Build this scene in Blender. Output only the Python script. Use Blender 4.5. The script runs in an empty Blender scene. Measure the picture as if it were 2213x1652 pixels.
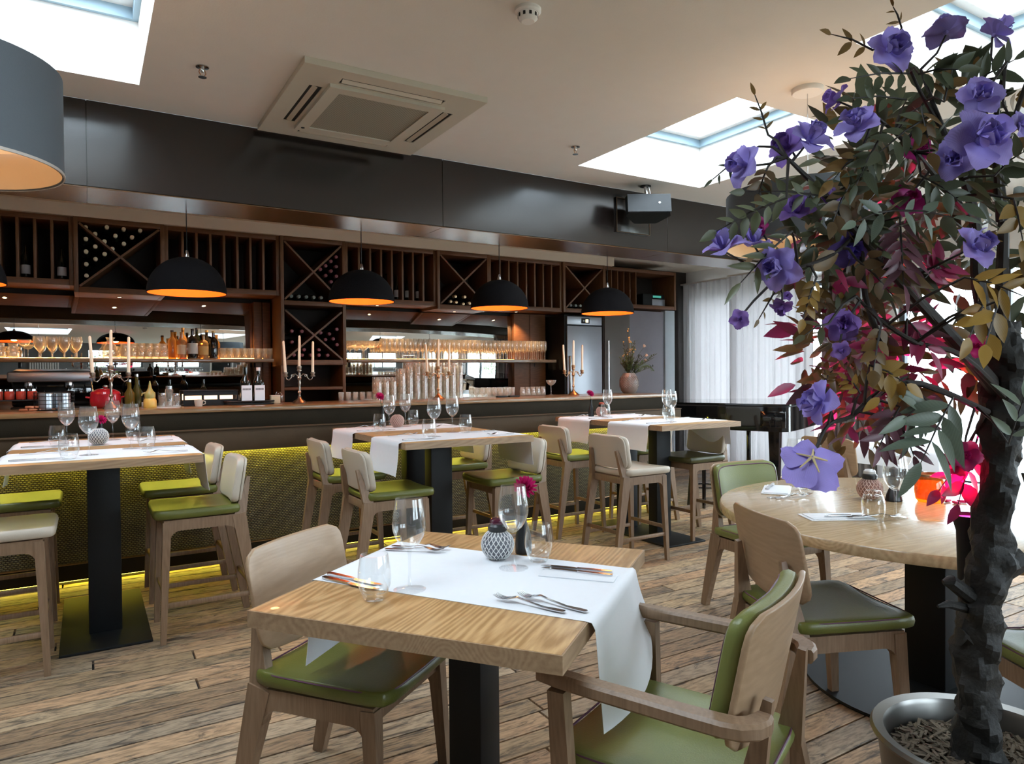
import bpy, bmesh, math, random
from mathutils import Vector, Matrix
S = bpy.context.scene
COL = S.collection
random.seed(7)
PI = math.pi
R = math.radians

# ------------------------------------------------------------------ camera
EYE = 1.34
yaw, pitch, roll = R(58.65), R(0.73), R(-0.465)
F = Vector((math.cos(yaw)*math.cos(pitch), math.sin(yaw)*math.cos(pitch), -math.sin(pitch)))
RT = Vector((math.sin(yaw), -math.cos(yaw), 0))
UP = RT.cross(F)
R2 = math.cos(roll)*RT + math.sin(roll)*UP
U2 = -math.sin(roll)*RT + math.cos(roll)*UP
cam = bpy.data.cameras.new('camera')
cam.sensor_fit = 'HORIZONTAL'; cam.sensor_width = 36.0; cam.lens = 36.0*1510/2213
cam.clip_start = 0.05; cam.clip_end = 200
co = bpy.data.objects.new('camera', cam); COL.objects.link(co)
mw = Matrix((R2, U2, -F)).transposed().to_4x4(); mw.translation = (0, 0, EYE)
co.matrix_world = mw
S.camera = co

# ------------------------------------------------------------------ world and daylight
SKY = 9.0
w = bpy.data.worlds.new('overcast_sky'); S.world = w; w.use_nodes = True
bg = w.node_tree.nodes['Background']
bg.inputs[0].default_value = (0.80, 0.91, 1.0, 1); bg.inputs[1].default_value = SKY
HC = 3.03                                    # ceiling height
SKYLIGHTS = [(-1.10, 0.285, 2.97, 4.60), (3.45, 4.84, 2.97, 4.60), (3.42, 4.82, 0.55, 2.17), (-1.10, 0.285, 0.55, 2.17)]
WX, WY0, WY1, LX = 7.75, -3.6, 7.65, -4.2    # right wall, front wall, back wall, left wall
FRONT_WIN = [(1.2, 3.3), (3.7, 5.8)]
WINDOWS = [(5.35, 7.45), (2.3, 4.45), (-0.2, 1.95), (-2.8, -0.65)]   # on the right wall
def portal(name, loc, rot, sx, sy):
    l = bpy.data.lights.new(name, 'AREA'); l.shape = 'RECTANGLE'; l.size = sx; l.size_y = sy
    l.cycles.is_portal = True
    o = bpy.data.objects.new(name, l); COL.objects.link(o); o.location = loc; o.rotation_euler = rot
for x0, x1, y0, y1 in SKYLIGHTS:
    portal('daylight_portal', ((x0+x1)/2, (y0+y1)/2, HC+0.50), (0, 0, 0), x1-x0+.1, y1-y0+.1)
for y0, y1 in WINDOWS:
    portal('daylight_portal', (WX+0.16, (y0+y1)/2, 1.28), (0, R(90), 0), 2.4, y1-y0)
for x0, x1 in FRONT_WIN:
    portal('daylight_portal', ((x0+x1)/2, WY0-.16, 1.6), (R(-90), 0, 0), x1-x0, 1.7)
S.view_settings.view_transform = 'Standard'; S.view_settings.look = 'None'
S.view_settings.exposure = 0.72; S.view_settings.gamma = 1.0; S.view_settings.use_curve_mapping = False
cy = S.cycles
cy.max_bounces = 10; cy.diffuse_bounces = 5; cy.glossy_bounces = 5; cy.transmission_bounces = 8; cy.transparent_max_bounces = 32
cy.caustics_reflective = False; cy.caustics_refractive = False; cy.sample_clamp_indirect = 6.0; cy.use_denoising = True

# ------------------------------------------------------------------ mesh helpers
class MB:
    """collects verts and faces; build() links them as ONE mesh object"""
    def __init__(s, M=None): s.v = []; s.f = []; s.M = M or Matrix()
    def add(s, vs, fs, M=None):
        m = s.M @ M if M is not None else s.M
        n = len(s.v); s.v += [tuple(m @ Vector(p)) for p in vs]; s.f += [tuple(i+n for i in q) for q in fs]; return s
    def box(s, x0, x1, y0, y1, z0, z1, M=None):
        return s.add([(x0,y0,z0),(x1,y0,z0),(x1,y1,z0),(x0,y1,z0),(x0,y0,z1),(x1,y0,z1),(x1,y1,z1),(x0,y1,z1)],
                     [(0,3,2,1),(4,5,6,7),(0,1,5,4),(1,2,6,5),(2,3,7,6),(3,0,4,7)], M)
    def rbox(s, x0, x1, y0, y1, z0, z1, r=.005, seg=2, M=None):
        b = bmesh.new(); bmesh.ops.create_cube(b, size=1)
        for v in b.verts: v.co = Vector(((x0+x1)/2+v.co.x*(x1-x0), (y0+y1)/2+v.co.y*(y1-y0), (z0+z1)/2+v.co.z*(z1-z0)))
        bmesh.ops.bevel(b, geom=b.edges[:], offset=r, segments=seg, affect='EDGES', profile=.5)
        b.verts.index_update()
        s.add([v.co[:] for v in b.verts], [[v.index for v in f.verts] for f in b.faces], M); b.free(); return s
    def lathe(s, prof, seg=24, M=None, close=False):
        vs = []; rings = []
        for r, z in prof:
            if r < 1e-6: rings.append([len(vs)]); vs.append((0,0,z))
            else:
                rings.append(list(range(len(vs), len(vs)+seg)))
                vs += [(r*math.cos(2*PI*i/seg), r*math.sin(2*PI*i/seg), z) for i in range(seg)]
        fs = []
        pr = list(zip(rings, rings[1:]))
        if close: pr.append((rings[-1], rings[0]))
        for a, b in pr:
            for i in range(seg):
                j = (i+1) % seg
                if len(a) == 1 and len(b) == 1: continue
                if len(a) == 1: fs.append((a[0], b[j], b[i]))
                elif len(b) == 1: fs.append((a[i], a[j], b[0]))
                else: fs.append((a[i], a[j], b[j], b[i]))
        return s.add(vs, fs, M)
    def tube(s, pts, rad, seg=8, cap=True, M=None):
        pts = [Vector(p) for p in pts]; n = len(pts)
        rr = rad if isinstance(rad, (list, tuple)) else [rad]*n
        up = Vector((0,0,1)); vs = []; prev = None
        for i, p in enumerate(pts):
            t = (pts[min(i+1,n-1)] - pts[max(i-1,0)]).normalized()
            if prev is None:
                a = t.cross(up)
                if a.length < 1e-3: a = t.cross(Vector((1,0,0)))
            else: a = prev - t*prev.dot(t)
            a.normalize(); prev = a; b = t.cross(a)
            vs += [(p + rr[i]*(math.cos(2*PI*k/seg)*a + math.sin(2*PI*k/seg)*b))[:] for k in range(seg)]
        fs = [(i*seg+k, i*seg+(k+1)%seg, (i+1)*seg+(k+1)%seg, (i+1)*seg+k) for i in range(n-1) for k in range(seg)]
        if cap: fs += [tuple(range(seg-1,-1,-1)), tuple(range((n-1)*seg, n*seg))]
        return s.add(vs, fs, M)
    def beam(s, p0, p1, w0, d0, w1=None, d1=None, M=None):
        """square timber: width along x, depth square to it"""
        w1 = w1 or w0; d1 = d1 or d0
        p0, p1 = Vector(p0), Vector(p1); t = (p1-p0).normalized()
        x = Vector((1,0,0)) if abs(t.x) < .8 else Vector((0,1,0))
        x = (x - t*x.dot(t)).normalized(); n = t.cross(x)
        vs = []
        for p, w_, d in ((p0,w0,d0),(p1,w1,d1)):
            vs += [(p+x*w_/2*a+n*d/2*b)[:] for a, b in ((-1,-1),(1,-1),(1,1),(-1,1))]
        return s.add(vs, [(3,2,1,0),(4,5,6,7),(0,1,5,4),(1,2,6,5),(2,3,7,6),(3,0,4,7)], M)
    def prism(s, poly, t0, t1, ax='x', M=None):
        """polygon extruded along ax"""
        n = len(poly)
        mk = {'x': lambda a,b,t: (t,a,b), 'y': lambda a,b,t: (a,t,b), 'z': lambda a,b,t: (a,b,t)}[ax]
        vs = [mk(a,b,t0) for a,b in poly] + [mk(a,b,t1) for a,b in poly]
        fs = [tuple(range(n)), tuple(range(2*n-1,n-1,-1))] + [(i,(i+1)%n,n+(i+1)%n,n+i) for i in range(n)]
        return s.add(vs, fs, M)
    def sheet(s, fn, nu, nv, th=0.0015, M=None):
        """thin closed sheet around the surface fn(u,v)"""
        g = [[Vector(fn(i/nu, j/nv)) for j in range(nv+1)] for i in range(nu+1)]
        vs = []
        for sg in (1,-1):
            for i in range(nu+1):
                for j in range(nv+1):
                    du = g[min(i+1,nu)][j]-g[max(i-1,0)][j]; dv = g[i][min(j+1,nv)]-g[i][max(j-1,0)]
                    n = du.cross(dv)
                    if n.length > 0: n.normalize()
                    vs.append((g[i][j]+n*th/2*sg)[:])
        W = nv+1; N = (nu+1)*W; fs = []
        for i in range(nu):
            for j in range(nv):
                a = i*W+j; fs += [(a,a+W,a+W+1,a+1), (N+a,N+a+1,N+a+W+1,N+a+W)]
        for i in range(nu):
            a = i*W; b = i*W+nv; fs += [(a,N+a,N+a+W,a+W),(b,b+W,N+b+W,N+b)]
        for j in range(nv):
            a = j; b = nu*W+j; fs += [(a,a+1,N+a+1,N+a),(b,N+b,N+b+1,b+1)]
        return s.add(vs, fs, M)
    def pad(s, w, h, t, r=.05, er=.012, fn=None, M=None, n=10):
        """rounded slab in the xy plane, thickness along z, soft edge er, optional deform fn(x,y,z)"""
        def ax(L):
            e = [0, .3, .7, 1.0]; q = [-L/2+er*k for k in e]
            m = [-(L/2-er) + (L-2*er)*k/n for k in range(1,n)]
            return q + m + [-a for a in reversed(q)]
        X, Y = ax(w), ax(h); vs = []; idx = {}
        for sg in (1,-1):
            for i, x in enumerate(X):
                for j, y in enumerate(Y):
                    ed = min(w/2-abs(x), h/2-abs(y)); rim = ed < 1e-9
                    if rim and sg < 0: idx[i,j,-1] = idx[i,j,1]; continue
                    k = min(1, ed/er); z = sg*t/2*math.sqrt(max(0, 1-(1-k)**2))
                    px, py = x, y; dx = abs(x)-(w/2-r); dy = abs(y)-(h/2-r)
                    if dx > 0 and dy > 0:
                        f_ = max(dx,dy)/math.hypot(dx,dy)
                        px = math.copysign(w/2-r+dx*f_, x); py = math.copysign(h/2-r+dy*f_, y)
                    p = (px,py,z)
                    if fn: p = fn(*p)
                    idx[i,j,sg] = len(vs); vs.append(p)
        fs = []
        for i in range(len(X)-1):
            for j in range(len(Y)-1):
                a = [idx[i,j,1],idx[i+1,j,1],idx[i+1,j+1,1],idx[i,j+1,1]]
                b = [idx[i,j,-1],idx[i,j+1,-1],idx[i+1,j+1,-1],idx[i+1,j,-1]]
                fs += [tuple(a), tuple(b)]
        return s.add(vs, fs, M)
    def build(s, name, mat, parent=None, smooth=True, ang=38):
        me = mesh_of(s, name, mat, smooth, ang)
        o = bpy.data.objects.new(name, me); COL.objects.link(o); o.parent = parent
        return o
def mesh_of(mb, name, mat, smooth=True, ang=38):
    me = bpy.data.meshes.new(name); me.from_pydata(mb.v, [], mb.f)
    me.validate()
    if mat: me.materials.append(mat)
    if smooth:
        me.polygons.foreach_set('use_smooth', [True]*len(me.polygons)); me.set_sharp_from_angle(angle=R(ang))
    me.update(); return me
def inst(name, me, M, parent=None):
    o = bpy.data.objects.new(name, me); COL.objects.link(o); o.parent = parent; o.matrix_local = M
    return o
def tag(o, label=None, cat=None, group=None, kind=None):
    if label: o['label'] = label
    if cat: o['category'] = cat
    if group: o['group'] = group
    if kind: o['kind'] = kind
    return o
def thing(name, label, cat, loc=(0,0,0), rz=0.0, group=None):
    o = bpy.data.objects.new(name, None); COL.objects.link(o); o.empty_display_size = .05
    o.location = loc; o.rotation_euler = (0,0,rz)
    return tag(o, label, cat, group)
def struct(name, mb, mat, smooth=False):
    o = mb.build(name, mat, None, smooth); o['kind'] = 'structure'; return o
def structroot(name):
    o = bpy.data.objects.new(name, None); COL.objects.link(o); o['kind'] = 'structure'; return o
def dup(root, loc, rz=None, label=None, group=None):
    """copy of a thing with copies of its parts and sub-parts"""
    r = root.copy(); COL.objects.link(r); r.location = loc
    if rz is not None: r.rotation_euler = (0,0,rz)
    if label: r['label'] = label
    if group: r['group'] = group
    for c in root.children:
        k = c.copy(); COL.objects.link(k); k.parent = r
        for d in c.children:
            q = d.copy(); COL.objects.link(q); q.parent = k
    return r
def TR(x, y, z): return Matrix.Translation((x, y, z))
def RZ(a): return Matrix.Rotation(a, 4, 'Z')
def RX(a): return Matrix.Rotation(a, 4, 'X')
def RY(a): return Matrix.Rotation(a, 4, 'Y')
def SC(x, y=None, z=None): return Matrix.Diagonal((x, y or x, z or x, 1))

# ------------------------------------------------------------------ materials
def nodes_of(name):
    m = bpy.data.materials.new(name); m.use_nodes = True
    nt = m.node_tree; return m, nt, nt.nodes, nt.links, nt.nodes['Principled BSDF']
def mix_rgb(ns, ls, fac, a, b, mode='MIX'):
    n = ns.new('ShaderNodeMix'); n.data_type = 'RGBA'; n.blend_type = mode
    for sock, val in ((n.inputs[0], fac), (n.inputs[6], a), (n.inputs[7], b)):
        if hasattr(val, 'is_linked'): ls.new(val, sock)
        elif isinstance(val, (int, float)): sock.default_value = val
        else: sock.default_value = (*val, 1) if len(val) == 3 else val
    return n.outputs[2]
def ramp(ns, ls, src, stops):
    r = ns.new('ShaderNodeValToRGB'); ls.new(src, r.inputs[0]); e = r.color_ramp.elements
    while len(e) < len(stops): e.new(.5)
    for k, (p, c) in zip(e, stops): k.position = p; k.color = (*c, 1) if len(c) == 3 else c
    return r.outputs[0]
def M(name, col, rough=.5, metal=0.0, var=.08, scale=8.0, bump=0.0, bscale=60.0, coat=0.0, sheen=0.0, spec=.5, emit=None, es=0.0, trans=0.0):
    m, nt, ns, ls, b = nodes_of(name)
    tc = ns.new('ShaderNodeTexCoord'); nz = ns.new('ShaderNodeTexNoise'); nz.inputs['Scale'].default_value = scale; nz.inputs['Detail'].default_value = 4
    ls.new(tc.outputs['Object'], nz.inputs['Vector'])
    lo = tuple(c*(1-var) for c in col); hi = tuple(min(1, c*(1+var)) for c in col)
    ls.new(mix_rgb(ns, ls, nz.outputs[0], lo, hi), b.inputs['Base Color'])
    b.inputs['Roughness'].default_value = rough; b.inputs['Metallic'].default_value = metal
    b.inputs['Coat Weight'].default_value = coat; b.inputs['Sheen Weight'].default_value = sheen
    b.inputs['Specular IOR Level'].default_value = spec
    if bump:
        n2 = ns.new('ShaderNodeTexNoise'); n2.inputs['Scale'].default_value = bscale; n2.inputs['Detail'].default_value = 3
        ls.new(tc.outputs['Object'], n2.inputs['Vector'])
        bp = ns.new('ShaderNodeBump'); bp.inputs['Strength'].default_value = bump; bp.inputs['Distance'].default_value = .01
        ls.new(n2.outputs[0], bp.inputs['Height']); ls.new(bp.outputs[0], b.inputs['Normal'])
    if emit: b.inputs['Emission Color'].default_value = (*emit, 1); b.inputs['Emission Strength'].default_value = es
    return m
def wood(name, c0, c1, rough=.45, axis='X', scale=1.0, coat=0.0, contrast=1.0):
    """grain running along the given axis of the object"""
    m, nt, ns, ls, b = nodes_of(name)
    tc = ns.new('ShaderNodeTexCoord'); mp = ns.new('ShaderNodeMapping'); ls.new(tc.outputs['Object'], mp.inputs[0])
    sc = {'X': (1.0,9,9), 'Y': (9,1.0,9), 'Z': (9,9,1.0)}[axis]
    mp.inputs['Scale'].default_value = tuple(k*scale for k in sc)
    oi = ns.new('ShaderNodeObjectInfo'); ad = ns.new('ShaderNodeVectorMath'); ad.operation = 'MULTIPLY_ADD'
    ls.new(oi.outputs['Random'], ad.inputs[0]); ad.inputs[1].default_value = (17,9,13); ls.new(mp.outputs[0], ad.inputs[2])
    n1 = ns.new('ShaderNodeTexNoise'); n1.inputs['Scale'].default_value = .55; n1.inputs['Detail'].default_value = .6; ls.new(ad.outputs[0], n1.inputs['Vector'])
    wv = ns.new('ShaderNodeMath'); wv.operation = 'MULTIPLY'; ls.new(n1.outputs[0], wv.inputs[0]); wv.inputs[1].default_value = 190
    sn = ns.new('ShaderNodeMath'); sn.operation = 'SINE'; ls.new(wv.outputs[0], sn.inputs[0])
    n2 = ns.new('ShaderNodeTexNoise'); n2.inputs['Scale'].default_value = 9; n2.inputs['Detail'].default_value = 6; ls.new(ad.outputs[0], n2.inputs['Vector'])
    ma = ns.new('ShaderNodeMath'); ma.operation = 'MULTIPLY_ADD'; ls.new(sn.outputs[0], ma.inputs[0]); ma.inputs[1].default_value = .16*contrast; ls.new(n2.outputs[0], ma.inputs[2])
    ls.new(ramp(ns, ls, ma.outputs[0], [(.25, c0), (.75, c1)]), b.inputs['Base Color'])
    b.inputs['Roughness'].default_value = rough; b.inputs['Coat Weight'].default_value = coat
    bp = ns.new('ShaderNodeBump'); bp.inputs['Strength'].default_value = .12; bp.inputs['Distance'].default_value = .004
    ls.new(ma.outputs[0], bp.inputs['Height']); ls.new(bp.outputs[0], b.inputs['Normal'])
    return m
def plank_mat(name, island):
    m, nt, ns, ls, b = nodes_of(name)
    g = ns.new('ShaderNodeNewGeometry'); oi = ns.new('ShaderNodeObjectInfo')
    rnd = g.outputs['Random Per Island'] if island else oi.outputs['Random']
    mp = ns.new('ShaderNodeVectorMath'); mp.operation = 'MULTIPLY'; ls.new(g.outputs['Position'], mp.inputs[0]); mp.inputs[1].default_value = (2.7, 13.5, 3)
    ad = ns.new('ShaderNodeVectorMath'); ad.operation = 'MULTIPLY_ADD'; ls.new(rnd, ad.inputs[0]); ad.inputs[1].default_value = (31,17,47); ls.new(mp.outputs[0], ad.inputs[2])
    base = ramp(ns, ls, rnd, [(0,(.27,.18,.11)), (.16,(.47,.28,.155)), (.32,(.37,.28,.19)), (.48,(.54,.33,.18)), (.64,(.31,.24,.17)), (.82,(.47,.325,.19)), (1,(.22,.15,.095))])
    n1 = ns.new('ShaderNodeTexNoise'); n1.inputs['Scale'].default_value = 1.4; n1.inputs['Detail'].default_value = 8; n1.inputs['Roughness'].default_value = .7; n1.inputs['Distortion'].default_value = 1.8; ls.new(ad.outputs[0], n1.inputs['Vector'])
    f1 = ramp(ns, ls, n1.outputs[0], [(.505,(0,0,0)), (.57,(.55,)*3), (.64,(.9,)*3)])
    c1 = mix_rgb(ns, ls, f1, base, (.075,.060,.050))
    n2 = ns.new('ShaderNodeTexNoise'); n2.inputs['Scale'].default_value = 7; n2.inputs['Detail'].default_value = 6; ls.new(ad.outputs[0], n2.inputs['Vector'])
    f2 = ramp(ns, ls, n2.outputs[0], [(.34,(.66,)*3), (.58,(1.12,1.12,1.12))])
    c2 = mix_rgb(ns, ls, 1.0, c1, f2, 'MULTIPLY')
    vo = ns.new('ShaderNodeTexVoronoi'); vo.inputs['Scale'].default_value = .55; ls.new(ad.outputs[0], vo.inputs['Vector'])
    kn = ramp(ns, ls, vo.outputs['Distance'], [(.03,(1,1,1)), (.075,(0,0,0))])
    ls.new(mix_rgb(ns, ls, kn, c2, (.05,.028,.018)), b.inputs['Base Color'])
    b.inputs['Roughness'].default_value = .55; b.inputs['Specular IOR Level'].default_value = .28
    bp = ns.new('ShaderNodeBump'); bp.inputs['Strength'].default_value = .25; bp.inputs['Distance'].default_value = .006
    ls.new(n2.outputs[0], bp.inputs['Height']); ls.new(bp.outputs[0], b.inputs['Normal'])
    return m
def glass(name, tint=(1,1,1), rough=0.0, body=0.0, boost=1.0, power=3.4):
    """thin clear glass: fresnel reflection over see-through"""
    m, nt, ns, ls, b = nodes_of(name); out = ns['Material Output']; ns.remove(b)
    tr = ns.new('ShaderNodeBsdfTransparent'); tr.inputs[0].default_value = (*tint, 1)
    gl = ns.new('ShaderNodeBsdfGlossy'); gl.inputs['Roughness'].default_value = rough; gl.inputs[0].default_value = (1,1,1,1)
    fr = ns.new('ShaderNodeLayerWeight'); fr.inputs['Blend'].default_value = .5
    nz = ns.new('ShaderNodeTexNoise'); nz.inputs['Scale'].default_value = 20
    pw = ns.new('ShaderNodeMath'); pw.operation = 'POWER'; ls.new(fr.outputs['Facing'], pw.inputs[0]); pw.inputs[1].default_value = power
    ba = ns.new('ShaderNodeMath'); ba.operation = 'MULTIPLY_ADD'; ls.new(nz.outputs[0], ba.inputs[0]); ba.inputs[1].default_value = .01; ba.inputs[2].default_value = .035*boost
    mu = ns.new('ShaderNodeMath'); mu.operation = 'MULTIPLY_ADD'; mu.use_clamp = True; ls.new(pw.outputs[0], mu.inputs[0]); mu.inputs[1].default_value = .75; ls.new(ba.outputs[0], mu.inputs[2])
    mx = ns.new('ShaderNodeMixShader'); ls.new(mu.outputs[0], mx.inputs[0]); ls.new(tr.outputs[0], mx.inputs[1]); ls.new(gl.outputs[0], mx.inputs[2])
    last = mx.outputs[0]
    if body:
        df = ns.new('ShaderNodeBsdfDiffuse'); df.inputs[0].default_value = (*tint, 1)
        m2 = ns.new('ShaderNodeMixShader'); m2.inputs[0].default_value = body; ls.new(last, m2.inputs[1]); ls.new(df.outputs[0], m2.inputs[2]); last = m2.outputs[0]
    ls.new(last, out.inputs[0]); return m
def cloth(name, col, transl=.5, clear=0.0, weave=260.0):
    m, nt, ns, ls, b = nodes_of(name); out = ns['Material Output']; ns.remove(b)
    tc = ns.new('ShaderNodeTexCoord'); nz = ns.new('ShaderNodeTexNoise'); nz.inputs['Scale'].default_value = weave; ls.new(tc.outputs['Object'], nz.inputs['Vector'])
    c = mix_rgb(ns, ls, nz.outputs[0], tuple(k*.9 for k in col), col)
    d = ns.new('ShaderNodeBsdfDiffuse'); t = ns.new('ShaderNodeBsdfTranslucent'); ls.new(c, d.inputs[0]); ls.new(c, t.inputs[0])
    mx = ns.new('ShaderNodeMixShader'); mx.inputs[0].default_value = transl; ls.new(d.outputs[0], mx.inputs[1]); ls.new(t.outputs[0], mx.inputs[2]); last = mx.outputs[0]
    if clear:
        tr = ns.new('ShaderNodeBsdfTransparent'); m2 = ns.new('ShaderNodeMixShader'); m2.inputs[0].default_value = clear
        ls.new(last, m2.inputs[1]); ls.new(tr.outputs[0], m2.inputs[2]); last = m2.outputs[0]
    ls.new(last, out.inputs[0]); return m
def leafmat(name, col, tr=.35, rough=.5):
    m, nt, ns, ls, b = nodes_of(name); out = ns['Material Output']
    tc = ns.new('ShaderNodeTexCoord'); oi = ns.new('ShaderNodeObjectInfo')
    wv = ns.new('ShaderNodeTexWave'); wv.inputs['Scale'].default_value = 9; wv.bands_direction = 'DIAGONAL'; ls.new(tc.outputs['Object'], wv.inputs['Vector'])
    c1 = mix_rgb(ns, ls, oi.outputs['Random'], tuple(k*.65 for k in col), tuple(min(1,k*1.25) for k in col))
    sh = ns.new('ShaderNodeMath'); sh.operation = 'MULTIPLY'; ls.new(wv.outputs[1], sh.inputs[0]); sh.inputs[1].default_value = .15
    c2 = mix_rgb(ns, ls, sh.outputs[0], c1, tuple(min(1,k*1.5) for k in col))
    ls.new(c2, b.inputs['Base Color']); b.inputs['Roughness'].default_value = rough
    t = ns.new('ShaderNodeBsdfTranslucent'); ls.new(c2, t.inputs[0])
    mx = ns.new('ShaderNodeMixShader'); mx.inputs[0].default_value = tr; ls.new(b.outputs[0], mx.inputs[1]); ls.new(t.outputs[0], mx.inputs[2]); ls.new(mx.outputs[0], out.inputs[0])
    return m
def emis(name, col, st):
    m, nt, ns, ls, b = nodes_of(name)
    b.inputs['Base Color'].default_value = (*col, 1); b.inputs['Emission Color'].default_value = (*col, 1); b.inputs['Emission Strength'].default_value = st
    return m
def woven(name):
    """woven leather: offset little pillows, tan over dark"""
    m, nt, ns, ls, b = nodes_of(name)
    tc = ns.new('ShaderNodeTexCoord'); sp = ns.new('ShaderNodeSeparateXYZ'); ls.new(tc.outputs['Object'], sp.inputs[0])
    cb = ns.new('ShaderNodeCombineXYZ'); ls.new(sp.outputs[0], cb.inputs[0]); ls.new(sp.outputs[2], cb.inputs[1])
    br = ns.new('ShaderNodeTexBrick'); ls.new(cb.outputs[0], br.inputs['Vector'])
    br.inputs['Color1'].default_value = (.33,.28,.13,1); br.inputs['Color2'].default_value = (.25,.21,.10,1); br.inputs['Mortar'].default_value = (.05,.035,.02,1)
    br.inputs['Scale'].default_value = 1.0; br.inputs['Mortar Size'].default_value = .005; br.inputs['Mortar Smooth'].default_value = .6; br.inputs['Brick Width'].default_value = .021; br.inputs['Row Height'].default_value = .0125
    ls.new(br.outputs[0], b.inputs['Base Color']); b.inputs['Roughness'].default_value = .5
    iv = ns.new('ShaderNodeMath'); iv.operation = 'SUBTRACT'; iv.inputs[0].default_value = 1; ls.new(br.outputs['Fac'], iv.inputs[1])
    bp = ns.new('ShaderNodeBump'); bp.inputs['Strength'].default_value = .9; bp.inputs['Distance'].default_value = .006; ls.new(iv.outputs[0], bp.inputs['Height']); ls.new(bp.outputs[0], b.inputs['Normal'])
    return m

m_white = M('white_plaster', (.80,.78,.75), .85, var=.03, bump=.05, bscale=90)
m_ceil = M('ceiling_plaster', (.72,.68,.63), .9, var=.03, bump=.06, bscale=120)
m_cream = M('cream_paint', (.80,.70,.57), .7, var=.04)
m_grey = M('grey_wall_paint', (.20,.205,.21), .8, var=.05)
m_fascia = M('dark_lacquered_panel', (.012,.008,.007), .20, var=.15, scale=3, coat=0, spec=.85)
m_blue = M('skylight_frame_paint', (.30,.42,.50), .5, var=.04)
m_black = M('black_powder_coat', (.008,.009,.010), .55, spec=.3, var=.1, bump=.05, bscale=300)
m_gloss = M('piano_lacquer', (.004,.004,.005), .06, var=.05, coat=.6)
m_oak = wood('oak_table_veneer', (.37,.20,.075), (.60,.37,.17), .38, 'X', 1.0, .1, 1.2)
m_oakrim = wood('oak_edge_shade', (.30,.19,.11), (.40,.27,.16), .45, 'X', 1.2)  # darker oak: shade on the tabletop sides put into the colour
m_oakr = wood('pale_oak_round_top', (.40,.27,.14), (.55,.39,.22), .24, 'X', .9, .3)
m_ash = wood('stained_ash_frame', (.20,.122,.070), (.285,.185,.115), .42, 'Z', 1.3, 0, .5)
m_ply = wood('taupe_plywood_shell', (.33,.215,.125), (.41,.275,.17), .42, 'X', .8, .05, .35)
m_green = M('olive_green_leather', (.120,.132,.026), .36, var=.14, scale=3, bump=.08, bscale=220)
m_lime = M('lime_green_leather', (.175,.195,.055), .36, var=.10, scale=3, bump=.08, bscale=220)
m_dkgreen = M('dark_moss_leather', (.060,.062,.022), .36, var=.12, scale=3, bump=.08, bscale=220)
m_creaml = M('cream_leather', (.52,.46,.38), .45, var=.07, scale=4, bump=.08, bscale=220)
m_purple = M('plum_piping', (.12,.045,.09), .5)
m_brownl = M('dark_brown_leather', (.022,.016,.009), .8, spec=.15, var=.2, scale=12, bump=.1, bscale=150)
m_band = M('brown_leather_band', (.075,.047,.026), .7, spec=.25, var=.15, scale=12, bump=.1, bscale=150)
m_ctop = wood('warm_counter_wood', (.19,.095,.038), (.30,.165,.07), .28, 'X', 1.0, .3)
m_rack = wood('walnut_rack', (.115,.042,.013), (.185,.072,.025), .5, 'X', 1.2, 0, .5)
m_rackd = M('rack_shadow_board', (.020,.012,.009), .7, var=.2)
m_slat = wood('walnut_slat', (.125,.052,.020), (.19,.085,.034), .5, 'Z', 1.2, 0, .5)
m_woven = woven('woven_leather_panel')
m_mirror = M('mirror_silver', (.62,.64,.64), .015, 1.0, var=.01)
m_led = emis('yellow_led_strip', (.95,.90,.10), 30.0); m_led2 = emis('yellow_floor_led_strip', (1.0,.80,.07), 14.0)
m_glass = glass('clear_glass', (.975,.985,.985), boost=1.25)
m_glassw = glass('wine_glass_crystal', (.985,.99,.99), body=.025, boost=1.2)
m_foot = glass('glass_foot', (.995,.995,.995), boost=.6, power=5.5)
m_pane = glass('window_pane', (.96,.98,.99))
m_crys = glass('pressed_glassware', (.96,.93,.88), body=.10, boost=1.6)
m_steel = M('polished_cutlery_steel', (.62,.62,.63), .16, 1.0, var=.05)
m_brush = M('brushed_fridge_steel', (.36,.37,.40), .38, .85, var=.05)
m_paper = M('white_paper_runner', (.80,.82,.86), .8, var=.02, scale=40, bump=.03, bscale=400)
m_pew = M('antique_pewter', (.36,.31,.26), .30, 1.0, var=.2, scale=30)
m_copper = M('aged_brass', (.50,.30,.17), .28, 1.0, var=.2, scale=30)
m_wax = M('ivory_candle_wax', (.83,.72,.55), .5, var=.03, emit=(1,.8,.55), es=0.0)
m_gold = M('gold_leaf_lining', (.85,.17,.014), .7, .0, var=.12, scale=20)
m_velvet = M('black_felt_shade', (.0055,.0045,.005), .95, var=.2, scale=60, bump=.3, bscale=200, spec=.15)
m_drum = M('slate_grey_drum_fabric', (.085,.10,.115), .85, var=.05, scale=200, bump=.1, bscale=500)
m_drumin = M('cream_drum_lining', (.85,.66,.46), .8, var=.03)
m_bulb = emis('warm_lamp_glass', (1.0,.55,.22), 8.0)
m_spot = emis('downlight_lens', (1.0,.70,.4), 8.0)
m_wled = emis('warm_shelf_led', (1.0,.50,.16), 15.0)
m_black2 = M('matt_black_ceramic', (.012,.013,.014), .35, var=.1)
m_mesh = M('white_lattice_ceramic', (.72,.72,.72), .45, var=.04)
m_meshg = M('frosted_candle_bowl', (.20,.21,.24), .35, var=.1)
m_meshp = M('blush_lattice_ceramic', (.62,.42,.36), .5, var=.05)
m_magenta = leafmat('magenta_petal', (.52,.012,.14), .25)
m_stem = M('green_stem', (.05,.09,.02), .6)
m_dark = M('dark_void_paint', (.012,.012,.012), .8)
m_sheer = cloth('white_sheer_voile', (.82,.80,.80), .42, .02)
m_pinkc = cloth('mauve_curtain_fabric', (.42,.30,.31), .35)
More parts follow.
